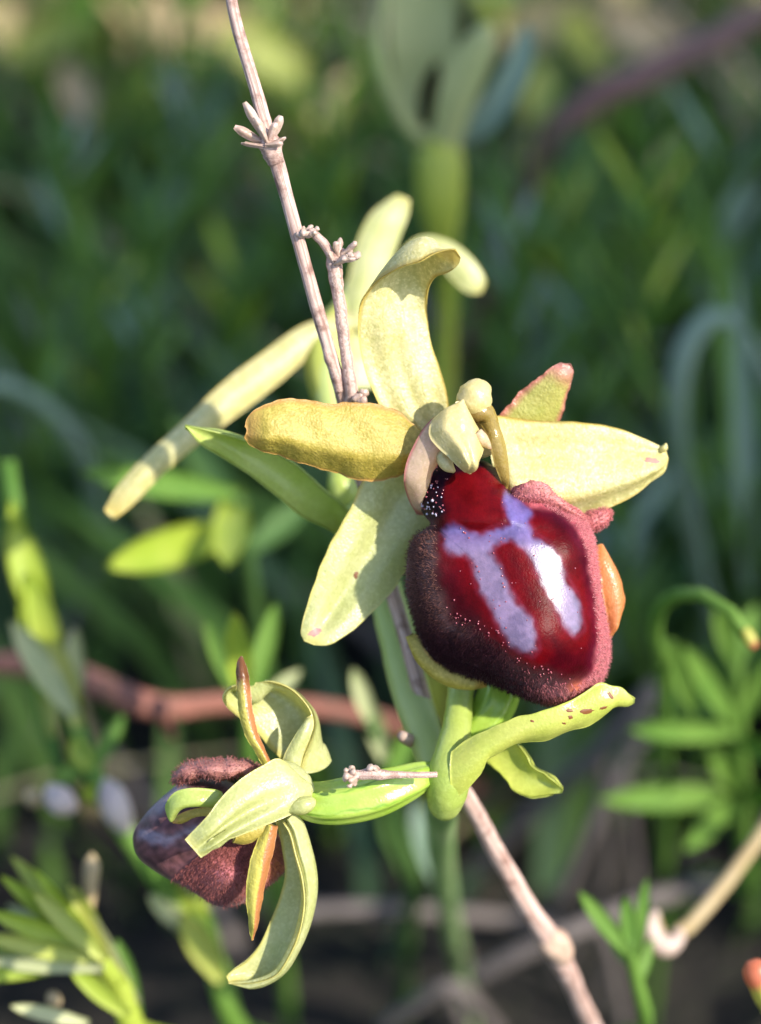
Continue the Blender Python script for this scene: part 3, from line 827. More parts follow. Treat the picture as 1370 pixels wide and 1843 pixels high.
# ---- column
patch('column_wall', [(812, 742, .6), (786, 748, .0), (764, 768, -.3), (747, 797, -.4), (733, 828, -.4), (727, 858, -.2), (729, 880, .6), (738, 905, 1.8), (750, 926, 3.0)],
      [(826, 760, -.2), (816, 780, -.4), (808, 802, -.4), (797, 824, -.2), (788, 838, .1), (779, 852, .4), (774, 876, 1.2), (774, 900, 2.4), (778, 926, 3.6)], M['column_pink'], fl, n=50, m=21, bulge=.5, thick=.5)
patch('column_wall', [(868, 735, 1.0), (884, 742, .6), (897, 762, .3), (909, 795, .4), (915, 830, .7), (917, 862, 1.1), (914, 880, 1.4)],
      [(862, 760, .4), (872, 775, .1), (880, 795, -.1), (886, 820, .1), (892, 842, .4), (900, 862, .7), (907, 876, 1.2)], M['column_brown'], fl, n=36, m=13, bulge=.3, thick=.3)
patch('anther_cap', [(818, 740, -.2), (786, 748, -.5), (774, 764, -.9), (773, 786, -1.1), (788, 806, -1.4), (806, 822, -1.5), (822, 838, -1.4), (836, 850, -1.2)],
      [(838, 744, -.2), (852, 756, -.4), (863, 774, -.7), (872, 792, -.8), (870, 812, -.9), (863, 830, -1.0), (858, 844, -1.0), (848, 853, -1.0)], M['column'], fl, n=44, m=25, bulge=1.15, thick=.5, fn=lambda T, U: .35 * np.exp(-((U - .22) / .12) ** 2) * T - .15 * np.exp(-((U - .42) / .1) ** 2) * T)
loft('anther_cap', [(806, 806, -.6, .1), (798, 822, -.5, .38), (806, 838, -.5, .36), (818, 849, -.4, .1)], M['column'], fl, n=20, m=14)
loft('anther_beak', [(858, 780, -1.2, .35), (868, 790, -1.2, .34), (877, 800, -1.0, .22), (884, 808, -.8, .04)], M['column_pink'], fl, n=18, m=12)
loft('column_knob', [(838, 748, 1.0, .45), (844, 735, .6, .74), (852, 720, .3, .95), (859, 704, .3, .86), (861, 694, .5, .56), (860, 689, .7, .08)], M['column'], fl, n=30, m=20, noise=.06, seed=9)
loft('column_neck', [(840, 745, .6, .5), (858, 741, .3, .62), (876, 746, .3, .52), (886, 768, .6, .42), (890, 800, .9, .35)], M['column_brown'], fl, n=24, m=14, noise=.1)
loft('column_neck', [(800, 790, 2.6, 1.2), (835, 770, 2.2, 1.2), (868, 775, 2.0, 1.1), (890, 810, 2.2, .9)], M['column'], fl, n=24, m=18)

def hair_on(ob, n, length, colr, parent, seed, name='lip_hair', down=.0):
    rs = np.random.default_rng(seed)
    me = ob.data
    me.update()
    P_ = np.array([v.co for v in me.vertices]); N_ = np.array([v.normal for v in me.vertices])
    r_ = ob
    while r_.parent is not None: r_ = r_.parent
    P_ = P_ + np.array(r_['_base'])
    i = rs.integers(0, len(P_), n)
    c = np.clip(np.array(colr) * rs.uniform(.6, 1.4, (n, 1)), 0, 1)
    return hair_mesh(name, P_[i] + rs.normal(0, .00003, (n, 3)), N_[i] - UP * down, np.full(n, length), .016, c, M['hair'], parent, seed=seed)
for o_ in [o for o in fl.children if o.name.startswith('lip_shoulder')]:
    hair_on(o_, 1300, .2, (.55, .18, .18), fl, 5)

# ---------------------------------------------------------------- lower left flower, seen from the side
f2 = loft('flower', [(790, 1392, 2.6, .5), (765, 1396, 2.2, .75), (725, 1412, 1.6, 1.0), (680, 1428, 1.2, 1.18), (630, 1440, 1.0, 1.2), (585, 1445, 1.0, 1.1), (550, 1440, 1.2, .95), (528, 1432, 1.4, .6)],
          M['ovary'], orchid, n=60, m=36, ridges=6, ridge_amp=.09)
f2['label'] = 'flower turned aside with a dull purple-brown lip'
# upper cupped sepal
patch('sepal', [(515, 1385, 3.0), (502, 1362, 2.9), (485, 1345, 3.0), (467, 1322, 3.0), (448, 1303, 2.8), (425, 1285, 2.6), (409, 1270, 2.4), (403, 1254, 2.2), (416, 1238, 2.2), (446, 1230, 2.4)],
      [(537, 1390, 1.4), (545, 1360, 1.2), (556, 1330, 1.2), (563, 1305, 1.3), (559, 1282, 1.4), (546, 1262, 1.6), (528, 1244, 1.8), (508, 1233, 2.0), (484, 1227, 2.2), (460, 1228, 2.4)], M['sepal_green'], f2, n=50, m=23, bulge=-2.0, thick=.4)
patch('sepal_fold', [(506, 1378, .9), (512, 1358, .8), (524, 1335, .8), (538, 1312, .9), (552, 1292, 1.2)],
      [(540, 1388, .9), (548, 1352, .8), (560, 1322, .8), (565, 1300, 1.0), (562, 1286, 1.2)], M['sepal_green'], f2, n=30, m=11, bulge=.3, thick=.35)
# upper petal, edge on
patch('petal', [(474, 1380, .6), (460, 1355, .5), (446, 1333, .5), (436, 1310, .5), (430, 1285, .5), (427, 1256, .6), (425, 1225, .8), (425, 1205, 1.0), (428, 1188, 1.1), (432, 1181, 1.2)],
      [(490, 1376, .8), (478, 1350, .7), (466, 1322, .6), (459, 1295, .6), (454, 1268, .6), (451, 1240, .7), (449, 1222, .9), (445, 1203, 1.0), (441, 1190, 1.1), (436, 1181, 1.2)], M['petal_edge_tip'], f2, n=50, m=15, bulge=.35, thick=.5, edge_wave=.04, wave_k=6)
# front sepal
patch('sepal', [(548, 1404, .2), (505, 1366, -.6), (474, 1377, -1.1), (439, 1398, -1.7), (410, 1423, -2.1), (389, 1447, -2.4), (378, 1463, -2.6), (361, 1482, -2.7), (345, 1498, -2.7), (333, 1511, -2.7)],
      [(556, 1434, .2), (552, 1452, -.2), (523, 1467, -.9), (495, 1479, -1.3), (467, 1490, -1.7), (432, 1504, -2.0), (410, 1512, -2.2), (390, 1524, -2.4), (376, 1535, -2.5), (362, 1544, -2.5)], M['sepal_green'], f2, n=60, m=23, bulge=.5, thick=.5,
      fn=lambda T, U: -.55 * np.exp(-((U - .62) / .13) ** 2) * sstep(.15, .5, T) + .35 * np.exp(-((U - .8) / .1) ** 2) * T)
loft('sepal_base', [(496, 1372, .6, .2), (516, 1388, .5, .6), (534, 1412, .5, .85), (540, 1442, .6, .8), (534, 1462, .8, .3)], M['sepal_green'], f2, n=26, m=18, noise=.05)
loft('sepal_base', [(520, 1455, -.8, .3), (545, 1450, -.9, .48), (562, 1443, -.8, .32), (568, 1440, -.7, .05)], M['sepal_green'], f2, n=20, m=12)
# lower petal
patch('petal', [(478, 1482, .2), (468, 1502, .1), (458, 1525, 0), (449, 1555, -.1), (444, 1590, 0), (443, 1620, .1), (446, 1650, .3), (449, 1675, .5), (452, 1692, .6)],
      [(500, 1486, .2), (497, 1510, .2), (491, 1540, .2), (482, 1575, .2), (475, 1605, .3), (470, 1635, .4), (466, 1660, .5), (461, 1678, .6), (455, 1693, .6)], M['petal_edge'], f2, n=50, m=15, bulge=.4, thick=.45, edge_wave=.04, wave_k=6)
# lower sepal
patch('sepal', [(497, 1478, 1.0), (503, 1500, 1.3), (508, 1530, 1.8), (513, 1573, 2.2), (503, 1616, 2.6), (486, 1660, 2.8), (468, 1700, 2.8), (446, 1728, 2.6), (420, 1746, 2.3), (408, 1757, 2.1)],
      [(512, 1480, .6), (524, 1500, .5), (535, 1540, .4), (546, 1580, .4), (550, 1626, .5), (541, 1679, .7), (523, 1721, .9), (499, 1755, 1.2), (460, 1769, 1.6), (412, 1771, 2.0)], M['sepal_green'], f2, n=60, m=21, bulge=-.85, thick=.45, fn=lambda T, U: .5 * np.exp(-((U - .85) / .12) ** 2))
# column hood
patch('column', [(400, 1425, -.2), (389, 1421, -.4), (360, 1418, -.6), (336, 1419, -.7), (316, 1425, -.6), (303, 1438, -.4), (297, 1455, 0), (306, 1474, .4)],
      [(400, 1455, .4), (385, 1452, .2), (365, 1450, 0), (345, 1449, -.1), (330, 1453, 0), (322, 1462, .2), (316, 1472, .4), (310, 1479, .6)], M['bract'], f2, n=36, m=15, bulge=.7, thick=.5)
patch('column', [(400, 1450, 1.2), (370, 1452, 1.2), (340, 1458, 1.2), (318, 1468, 1.0), (308, 1476, .8)],
      [(395, 1478, 1.6), (370, 1476, 1.6), (345, 1480, 1.6), (325, 1483, 1.2), (312, 1482, .8)], M['petal'], f2, n=26, m=11, bulge=.2, thick=.3)
patch('column', [(425, 1500, -.3), (445, 1490, -.2), (470, 1485, 0), (490, 1484, .2)], [(418, 1517, .4), (440, 1520, .4), (465, 1512, .4), (490, 1498, .4)], M['petal'], f2, n=20, m=9, bulge=.2, thick=.3)
# lip
o2 = [(330, 1400), (318, 1412), (300, 1428), (283, 1443), (268, 1458), (255, 1474), (243, 1492), (239, 1510), (243, 1532), (253, 1548), (266, 1559), (298, 1580), (336, 1598), (372, 1622), (392, 1630), (412, 1633), (439, 1625), (474, 1603), (502, 1580), (514, 1560), (508, 1520), (490, 1480), (460, 1440), (420, 1410), (380, 1398)]
def lip2_colour(p):
    wv = wob(p, 5)
    mt = (.5 + .5 * np.sin(p[:, 0] / 6.1 + 2 * np.sin(p[:, 1] / 9.)) * np.sin(p[:, 1] / 5.3 + 1.5 * np.sin(p[:, 0] / 8.)))
    C = np.array([.10, .040, .042])[None] * (.6 + .9 * mt[:, None]); gl = np.full(len(p), .25)
    lowr = sstep(-10, 30, (p[:, 1] - 1530) * .75 + (p[:, 0] - 370) * .6 + wv)
    C = mixc(C, (.20, .06, .05), lowr * .85); gl = gl * (1 - lowr)
    s = np.exp(-((sd_line(p, [(255, 1500), (300, 1512), (345, 1495), (400, 1505)]) + wv) / 9) ** 2)
    C = mixc(C, (.26, .22, .28), s * .7)
    t2 = np.exp(-((sd_line(p, [(250, 1470), (290, 1440), (325, 1415)]) + wv) / 14) ** 2)
    C = mixc(C, (.30, .25, .29), t2 * .7)
    h = np.exp(-(((p[:, 0] - 400) / 35) ** 2 + ((p[:, 1] - 1575) / 22) ** 2))
    C = mixc(C, (.42, .15, .17), h * .7)
    r = np.exp(-(((p[:, 0] - 500) / 25) ** 2 + ((p[:, 1] - 1560) / 45) ** 2))
    C = mixc(C, (.40, .14, .05), r * .8)
    return np.clip(C, 0, 1), gl, np.clip(.35 + lowr, 0, 1)
def lip2_extra(x, y):
    b = lambda cx, cy, sx, sy, a: a * np.exp(-((x - cx) / sx) ** 2 - ((y - cy) / sy) ** 2)
    return b(405, 1580, 35, 25, .7) - b(330, 1550, 30, 20, .5) - b(350, 1515, 60, 14, .3) + b(285, 1490, 40, 40, .3)
lip2, G2, F2_, N2_, r2_ = lip_mesh('lip', o2, (375, 1520), 1.5, lambda x, y: 3.6 + 0 * x, lip2_colour, M['lip'], f2, K=220, J=60, extra=lip2_extra, back=.6)
M['pink_brown'] = petal_mat('lip_lobe_pink_brown', (.30, .11, .09), (.42, .18, .16), vein=0, trans=.15, sparkle=1.0, rough=.7, edge=(.16, .05, .06), edge_w=.1)
loft('lip_shoulder', [(316, 1406, 2.4, .1, .1), (324, 1397, 2.2, .38, .8), (346, 1388, 1.9, .52, 1.2), (372, 1383, 1.7, .46, 1.3), (400, 1384, 1.6, .56, 1.3), (440, 1382, 1.8, .42, 1.0), (468, 1388, 2.1, .2, .4)], M['pink_brown'], f2, n=36, m=18, noise=.14)
hair_on(bpy.data.objects['lip_shoulder.002'], 1500, .22, (.36, .14, .13), f2, 8)
rh = np.random.default_rng(12)
k2, j2 = G2.shape[:2]; q2 = G2.reshape(-1, 2)
msk = (((q2[:, 1] - 1530) * .75 + (q2[:, 0] - 370) * .6) > 0).reshape(k2, j2)
ij = np.argwhere(msk); ij = ij[rh.integers(0, len(ij), 3500)]
gg = G2[ij[:, 0], ij[:, 1]]
cc = np.array([.26, .085, .075]) * rh.uniform(.5, 1.9, (3500, 1))
hair_mesh('lip_hair', F2_[ij[:, 0], ij[:, 1]], N2_[ij[:, 0], ij[:, 1]] * .8 - UP * .35, np.full(3500, .24), .017, cc, M['hair'], f2, seed=6)

# ---------------------------------------------------------------- third flower, behind
f3 = loft('flower', [(596, 735, 18.5, .7), (588, 700, 19, 1.05), (582, 650, 20, 1.15), (590, 605, 21, 1.1), (610, 570, 22, .9), (630, 545, 23, .5)], M['leaf_sun'], orchid, n=36, m=24, ridges=6, ridge_amp=.06)
f3['label'] = 'flower seen from behind with long pale sepals, out of focus'
patch('sepal', [(628, 556, 21), (600, 568, 20.5), (540, 588, 20), (470, 637, 19), (400, 690, 18), (330, 757, 17), (260, 822, 16.5), (212, 875, 16), (188, 918, 16)],
      [(640, 600, 21), (605, 612, 20.5), (560, 640, 20), (500, 692, 19), (425, 750, 18), (355, 802, 17), (292, 856, 16.5), (238, 910, 16), (204, 937, 16)], M['sepal'], f3, n=50, m=17, bulge=.6, thick=.45)
patch('sepal', [(618, 590, 21), (622, 540, 22), (630, 490, 23), (645, 430, 24), (668, 385, 25), (695, 362, 25.5), (715, 350, 26)],
      [(655, 600, 21), (672, 560, 22), (690, 510, 23), (708, 460, 24), (722, 420, 25), (735, 385, 25.5), (738, 360, 26)], M['sepal_green'], f3, n=40, m=15, bulge=.5, thick=.45)
patch('petal', [(660, 560, 22), (700, 490, 24), (735, 440, 25), (765, 425, 26), (800, 430, 26), (835, 450, 26), (862, 480, 26), (876, 508, 26)],
      [(690, 580, 22), (725, 520, 24), (755, 475, 25), (775, 462, 26), (795, 480, 26), (820, 510, 26), (845, 528, 26), (868, 528, 26)], M['sepal_green'], f3, n=40, m=13, bulge=.3, thick=.4)
patch('petal', [(640, 700, 20), (620, 660, 20), (615, 630, 20.5), (620, 600, 21)], [(690, 700, 21), (680, 650, 21), (660, 620, 21), (640, 596, 21)], M['sepal_green'], f3, n=20, m=9, bulge=.2, thick=.4)
loft('bract', [(632, 912, 16, .5), (622, 890, 15.6, .9), (612, 865, 15.4, .8), (606, 840, 15.5, .3)], M['bract'], orchid, n=16, m=12)

# ================================================================== DRY STEM
dpts = [(412, -40, -1.0), (418, 10, -1.0), (440, 95, -.8), (464, 175, -.6), (484, 245, -.4), (503, 310, -.2), (527, 395, .1), (549, 475, .6), (575, 570, 1.4), (600, 655, 2.4), (620, 722, 3.6), (655, 870, 6.5), (688, 1000, 8.5), (716, 1100, 8.5), (748, 1210, 8.2), (778, 1315, 8.5), (806, 1385, 9.5), (846, 1445, 11), (900, 1545, 14), (955, 1640, 17), (995, 1700, 20), (1040, 1790, 24), (1075, 1870, 30)]
drad = [.30, .31, .33, .36, .42, .40, .38, .37, .37, .38, .42, .44, .45, .46, .48, .50, .52, .55, .60, .64, .82, .62, .65]
endp = P(1075, 1870, 30)
fd = to_ground(endp, (.018, .035))
dry = thing('withered_weed', 'thin pinkish dry stem with withered bud clusters, leaning behind the focused orchid flower', 'dry stem', fd)
pw = np.vstack([PA(np.array(dpts)), ((endp + fd) / 2)[None] + np.array([[.002, -.004, 0]]), fd[None]])
V, f, at = loft_data(np.hstack([pw, np.array(drad + [.75, .8])[:, None]]), n=260, m=14, world=True, noise=.07, seed=2)
mesh_obj('stem', V, f, M['wood'], dry, at)
loft('side_branch', [(622, 745, 3.6, .42), (633, 712, 3.0, .40), (625, 650, 2.2, .34), (617, 590, 1.6, .33), (609, 530, 1.0, .34), (603, 485, .6, .42), (601, 470, .5, .42), (597, 458, .5, .3)], M['wood'], dry, n=60, m=12, noise=.08, seed=3)
loft('side_branch', [(601, 476, .5, .26), (590, 448, .3, .25), (575, 430, .1, .24), (563, 418, 0, .22), (556, 412, 0, .1)], M['wood'], dry, n=24, m=10, noise=.1, seed=4)
loft('side_branch', [(612, 702, 3.0, .34), (602, 670, 2.4, .28), (590, 640, 2.0, .25), (584, 622, 1.8, .1)], M['wood'], dry, n=20, m=10, noise=.1, seed=5)
loft('snag', [(792, 1362, 8.6, .42), (768, 1350, 7.4, .40), (745, 1336, 6.4, .38), (728, 1327, 5.8, .36), (720, 1322, 5.6, .22)], M['chaff'], dry, n=22, m=12, noise=.06, seed=6)
loft('snag', [(788, 1366, 8.6, .5), (782, 1340, 8.4, .45), (784, 1310, 8.3, .3), (788, 1290, 8.3, .08)], M['wood'], dry, n=16, m=10, noise=.06)
loft('twiglet', [(786, 1394, -.6, .17), (745, 1395, -1.0, .18), (715, 1394, -1.3, .2), (690, 1394, -1.5, .28), (668, 1393, -1.6, .33), (648, 1394, -1.6, .26), (632, 1392, -1.6, .2)], M['wood'], dry, n=44, m=10, noise=.1, seed=7)
def scale_leaf(base, tip, w, parent, name='bud_scale', mat='chaff', curl=.3):
    a = np.array(base, float); b = np.array(tip, float)
    d = (b - a)[:2]; L = np.linalg.norm(d); nrm = np.array([-d[1], d[0]]) / L
    ts = np.array([0, .25, .5, .75, 1]); wd = np.array([.5, .8, .95, .95, .45]) * w
    Lp = [(*(a[:2] + d * t + nrm * q), a[2] + (b[2] - a[2]) * t) for t, q in zip(ts, wd)]
    Rp = [(*(a[:2] + d * t - nrm * q), a[2] + (b[2] - a[2]) * t) for t, q in zip(ts, wd)]
    patch(name, Lp, Rp, M[mat], parent, n=14, m=7, bulge=curl, thick=.18)
for b, t, w_ in [((478, 250, -.5), (440, 184, -1.2), 9), ((474, 258, -.5), (422, 228, -1.3), 9), ((482, 252, -.6), (458, 210, -1.4), 8), ((492, 246, -.4), (506, 208, -.9), 9), ((486, 250, -.9), (497, 220, -1.4), 8),
                ((490, 262, -.9), (515, 247, -1.0), 4), ((478, 266, -.9), (434, 258, -.7), 4), ((482, 258, -.9), (466, 226, -1.6), 6), ((480, 262, -1.0), (510, 258, -1.3), 6)]:
    scale_leaf(b, t, w_, dry)
loft('node', [(478, 240, -.5, .36), (484, 256, -.5, .58), (491, 275, -.4, .56), (498, 296, -.3, .42)], M['wood'], dry, n=16, m=12, noise=.1)
def bud_cluster(cx, cy, dz, n, spread, length, seed, up=-1.2):
    rs = np.random.default_rng(seed)
    for q in range(n):
        a = up + rs.uniform(-spread, spread); L = length * rs.uniform(.55, 1.15); zz = rs.uniform(-.7, .5)
        bx, by = cx + rs.uniform(-4, 4), cy + rs.uniform(-4, 4)
        dx, dy = math.cos(a) * L, math.sin(a) * L
        kx = rs.uniform(-4, 4)
        loft('withered_bud', [(bx, by, dz, .09), (bx + dx * .4 + kx, by + dy * .4, dz + zz * .4, rs.uniform(.09, .14)), (bx + dx * .75, by + dy * .75, dz + zz * .8, rs.uniform(.12, .20)), (bx + dx * .92, by + dy * .92, dz + zz, rs.uniform(.10, .17)), (bx + dx, by + dy, dz + zz, .03)],
             M['chaff'], dry, n=14, m=9, noise=.35, seed=seed * 50 + q)
bud_cluster(556, 424, 0, 10, 1.5, 22, 71, -1.6)
bud_cluster(612, 464, .4, 12, 1.0, 34, 72, -1.0)
for b, t, w_ in [((604, 470, .2), (642, 466, -.4), 5), ((600, 472, .3), (590, 452, .0), 6), ((606, 474, .2), (626, 462, -.6), 7)]:
    scale_leaf(b, t, w_, dry)
bud_cluster(646, 1393, -1.6, 9, 1.1, 26, 73, 3.14)
bud_cluster(672, 1388, -1.6, 4, .8, 14, 74, -1.6)
for i, (x, y) in enumerate([(648, 712), (658, 706), (655, 718)]):
    loft('withered_bud', [(x - 14, y + 8, 2.8, .15), (x - 4, y + 3, 2.5, .22), (x, y, 2.4, .2), (x + 3, y - 5, 2.4, .05)], M['chaff'], dry, n=10, m=8, noise=.45, seed=60 + i)
loft('node', [(975, 1672, 18.6, .55), (990, 1694, 19.4, .95), (1004, 1704, 20, 1.0), (1014, 1722, 20.6, .7)], M['wood_dark'], dry, n=16, m=14, noise=.1)

# ================================================================== NEIGHBOURING PLANTS
def leaf_data(a, b, w, n=12, m=5, curl=0.0, sag=0.0, thick=.25, prof=None, roll=0.0):
    """lens shaped leaf from a to b (world points), half width w mm"""
    a = np.asarray(a, float); b = np.asarray(b, float)
    d = b - a; L = np.linalg.norm(d) + 1e-9; d1 = d / L
    s = np.cross(d1, BK); s /= np.linalg.norm(s) + 1e-9
    nv = np.cross(s, d1)
    s = s * math.cos(roll) + nv * math.sin(roll)
    nv = np.cross(s, d1)
    ts = np.array([0, .15, .35, .55, .75, .9, 1.0])
    pr = np.array(prof if prof is not None else [.35, .62, .92, 1.0, .82, .45, .12]) * w * MM
    mid = a + d * ts[:, None] + nv * (curl * MM * np.sin(ts * np.pi * .5) ** 2)[:, None] - np.array([0, 0, 1.0]) * (sag * MM * ts ** 2)[:, None]
    return patch_data(mid + s * pr[:, None], mid - s * pr[:, None], n=n, m=m, bulge=-.25 * w, thick=thick, world=True)

def sprig(name, label, cat, stem, rad, leaves, mat, stem_mat='stem_blur', lean=(0, .01), group=None, buds=(), foot=None, thick=.3):
    """stem rows px,py,dz from tip down; leaves rows: (ax,ay,adz, bx,by,bdz, half width px [, material])"""
    pw = PA(np.array(stem, float))
    fp = to_ground(pw[-1], lean) if foot is None else foot
    t = thing(name, label, cat, fp, group)
    mid = pw[-1] * .5 + fp * .5 + np.array([lean[0] * .2, lean[1] * .2, 0])
    pts = np.vstack([pw, mid[None], fp[None]])
    r = np.concatenate([np.linspace(rad * .6, rad, len(pw)), [rad * 1.05, rad * 1.1]])
    V, f, at = loft_data(np.hstack([pts, r[:, None]]), n=46, m=10, world=True, noise=.03)
    mesh_obj('stem', V, f, M[stem_mat], t, at)
    for lf in leaves:
        k = (D + lf[2] * MM) / D
        V, f, at = leaf_data(P(*lf[:3]), P(*lf[3:6]), lf[6] * .03 * k, curl=random.uniform(-.4, .8), thick=thick, roll=random.uniform(-.3, .3), n=14, m=7)
        mesh_obj('leaf', V, f, M[lf[7] if len(lf) > 7 else mat], t, at)
    for bd in buds:
        loft(bd[0], bd[1], M[bd[2]], t, n=16, m=12, noise=.05)
    return t

M['brown_twig'] = wood_mat('purple_brown_bark', (.10, .05, .045), (.14, .07, .06), (.05, .03, .025), 300)
# left: tall fleshy-leaved stem
sprig('fleshy_leaved_herb', 'tall pale stem with fleshy yellow-green leaves beside the side-facing flower', 'herb',
      [(15, 830, 44), (40, 1000, 43), (80, 1130, 42), (125, 1270, 41), (165, 1390, 41), (215, 1480, 42), (285, 1580, 43), (345, 1665, 44), (400, 1760, 46), (440, 1860, 50)], 1.0,
      [(58 + 9 * q, 1085 + 60 * q, 42 + q % 2, 20 + 14 * q - 26 * (q % 2), 900 + 62 * q, 40 + 4 * (q % 3), 17, ['leaf_bright', 'leaf_sun', 'leaf_mid'][q % 3]) for q in range(6)] +
      [(250 + 34 * q, 1540 + 48 * q, 43, 205 + 34 * q + 60 * (q % 2), 1430 + 50 * q, 41 + 3 * (q % 2), 15, ['leaf_mid', 'leaf_bright'][q % 2]) for q in range(5)] +
      [(60, 1090, 43, 5, 830, 46, 25, 'leaf_mid'), (80, 1130, 41, 25, 940, 40, 31, 'leaf_bright'), (110, 1240, 41, 50, 1030, 40, 27, 'leaf_bright'), (135, 1290, 40, 20, 1120, 38, 25, 'leaf_pale'),
       (140, 1310, 40, 95, 1150, 40, 22, 'leaf_sun'), (130, 1290, 43, 135, 1130, 44, 19, 'leaf_pale'), (165, 1390, 41, 225, 1285, 43, 16, 'leaf_mid'), (165, 1380, 41, 95, 1400, 40, 18, 'leaf_mid'), (160, 1385, 40, 130, 1330, 40, 19, 'leaf_bright'),
       (185, 1440, 41, 150, 1420, 40, 16, 'leaf_bright'), (360, 1690, 42, 268, 1605, 40, 18, 'leaf_pale'), (385, 1740, 43, 290, 1570, 42, 27, 'leaf_bright'), (400, 1770, 42, 330, 1640, 40, 27, 'leaf_sun'), (400, 1765, 45, 350, 1600, 47, 19, 'leaf_mid')], 'leaf_bright', 'leaf_mid', (.012, .03),
      buds=[('flower_bud', [(135, 1455, 40, .3), (115, 1445, 39, 1.0), (98, 1428, 39, .95), (88, 1412, 39, .2)], 'bud_white'), ('flower_bud', [(230, 1500, 42, .4), (212, 1460, 41, 1.1), (196, 1425, 41, 1.0), (185, 1400, 41, .2)], 'bud_white'),
            ('flower_bud', [(80, 1445, 40, .2), (65, 1438, 40, .65), (52, 1432, 40, .6), (44, 1428, 40, .1)], 'leaf_tan')])
# bottom left cluster
sprig('fleshy_leaved_herb', 'low clump of fanned fleshy leaves with grey tips, at the foot of the side-facing flower', 'herb',
      [(150, 1690, 23), (190, 1740, 24), (235, 1800, 26), (280, 1870, 30)], .9,
      [(215 - 6 * q, 1775 - 8 * q, 24, 60 - 25 * q + 90 * (q % 2), 1560 + 34 * q, 22 + 3 * (q % 3), 15, ['leaf_bright', 'leaf_sun', 'leaf_pale'][q % 3]) for q in range(7)] +
      [(185, 1725, 24, 2, 1575, 22, 16, 'leaf_bright'), (180, 1722, 23, 30, 1540, 26, 19, 'leaf_sun'), (175, 1715, 22, -20, 1640, 20, 19, 'leaf_bright'), (180, 1730, 22, -30, 1690, 20, 18, 'leaf_sun'), (185, 1745, 22, -20, 1725, 22, 16, 'leaf_pale'),
       (200, 1760, 25, 140, 1600, 27, 16, 'leaf_bright'), (245, 1810, 25, 148, 1630, 26, 16, 'leaf_pale'), (190, 1730, 21, 60, 1610, 20, 18, 'leaf_sun'), (160, 1843, 22, 22, 1812, 20, 13, 'leaf_pale'), (230, 1830, 23, 120, 1740, 22, 18, 'leaf_bright'), (250, 1830, 28, 210, 1690, 30, 16, 'leaf_mid')], 'leaf_bright', 'leaf_bright', (.02, .04),
      buds=[('withered_tip', [(160, 1640, 27, .35), (163, 1590, 27, .5), (165, 1555, 27, .55), (166, 1535, 27, .1)], 'leaf_tan'), ('withered_tip', [(105, 1810, 23, .3), (98, 1800, 23, .5), (92, 1790, 23, .4), (88, 1785, 23, .1)], 'leaf_tan')])
# sprigs behind the side flower
sprig('green_sprig', 'small green sprig of three upright leaves above the red-brown twig', 'sprig',
      [(440, 1230, 36), (445, 1300, 40), (455, 1420, 48)], .7,
      [(440, 1270, 37, 422, 1105, 33, 24, 'leaf_bright'), (450, 1270, 38, 498, 1085, 38, 20, 'leaf_mid'), (435, 1265, 38, 372, 1120, 42, 18, 'leaf_mid'), (455, 1280, 40, 540, 1210, 42, 14, 'leaf_pale')], 'leaf_mid', 'leaf_mid', (.0, .03))
sprig('green_sprig', 'pale grey-green sprig between the two red-lipped flowers', 'sprig',
      [(665, 1290, 42), (685, 1360, 46), (710, 1480, 56), (745, 1600, 70)], .8,
      [(672, 1310, 42, 636, 1205, 40, 15, 'leaf_pale'), (690, 1370, 44, 668, 1270, 42, 18, 'leaf_pale'), (700, 1420, 46, 742, 1300, 46, 20, 'leaf_mid'), (800, 1610, 66, 745, 1440, 60, 24, 'leaf_blue'), (740, 1590, 70, 690, 1440, 66, 22, 'leaf_dark')], 'leaf_mid', 'leaf_dark', (.0, .03))
# broad blades at the left, in the middle distance
sprig('broad_leaved_herb', 'dark herb with spread green leaves under the long pale sepal', 'herb',
      [(430, 900, 56), (440, 960, 60), (450, 1050, 68)], .8,
      [(430, 890, 58, 145, 850, 46, 26, 'leaf_mid'), (430, 950, 60, 200, 1018, 40, 34, 'leaf_bright'), (420, 880, 60, 410, 1018, 42, 32, 'leaf_bright'), (440, 930, 64, 320, 760, 74, 26, 'leaf_dark'), (450, 990, 66, 560, 900, 70, 26, 'leaf_dark')], 'leaf_mid', 'leaf_dark', (0, .03))
# red-brown twig across the lower left
tw = [(-120, 1200, 76, 1.0), (0, 1195, 70, 1.0), (130, 1212, 62, 1.1), (200, 1243, 56, 1.2), (290, 1274, 54, 1.1), (420, 1264, 64, .85), (560, 1272, 74, .8), (700, 1300, 84, .8), (800, 1345, 110, .9), (840, 1420, 140, 1.0)]
twp = PA(np.array(tw)[:, :3])
tend = to_ground(twp[-1], (.01, .03))
t = thing('bent_twig', 'reddish brown twig bent across behind the side-facing flower', 'twig', tend)
V, f, at = loft_data(np.hstack([np.vstack([twp, tend[None]]), np.array([r[3] for r in tw] + [1.3])[:, None]]), n=80, m=12, world=True, noise=.05)
mesh_obj('stem', V, f, M['red_twig'], t, at)
loft('side_shoot', [(285, 1272, 49, .8), (300, 1300, 52, .5), (310, 1330, 56, .2)], M['red_twig'], t, n=12, m=8)

# right: small arching stem
sprig('arching_shoot', 'fuzzy green shoot arched over to a pink tip, beside the red lip', 'shoot',
      [(1356, 1165, 24), (1345, 1138, 24), (1312, 1098, 25), (1262, 1070, 27), (1215, 1072, 30), (1185, 1100, 34), (1180, 1150, 40), (1195, 1230, 52)], .62,
      [(1210, 1160, 44, 1250, 1280, 52, 18, 'leaf_mid')], 'leaf_mid', 'leaf_mid', (.01, .03),
      buds=[('shoot_tip', [(1340, 1132, 24, .3), (1350, 1150, 24, .42), (1356, 1163, 24, .34), (1358, 1168, 24, .08)], 'bud_tip')])
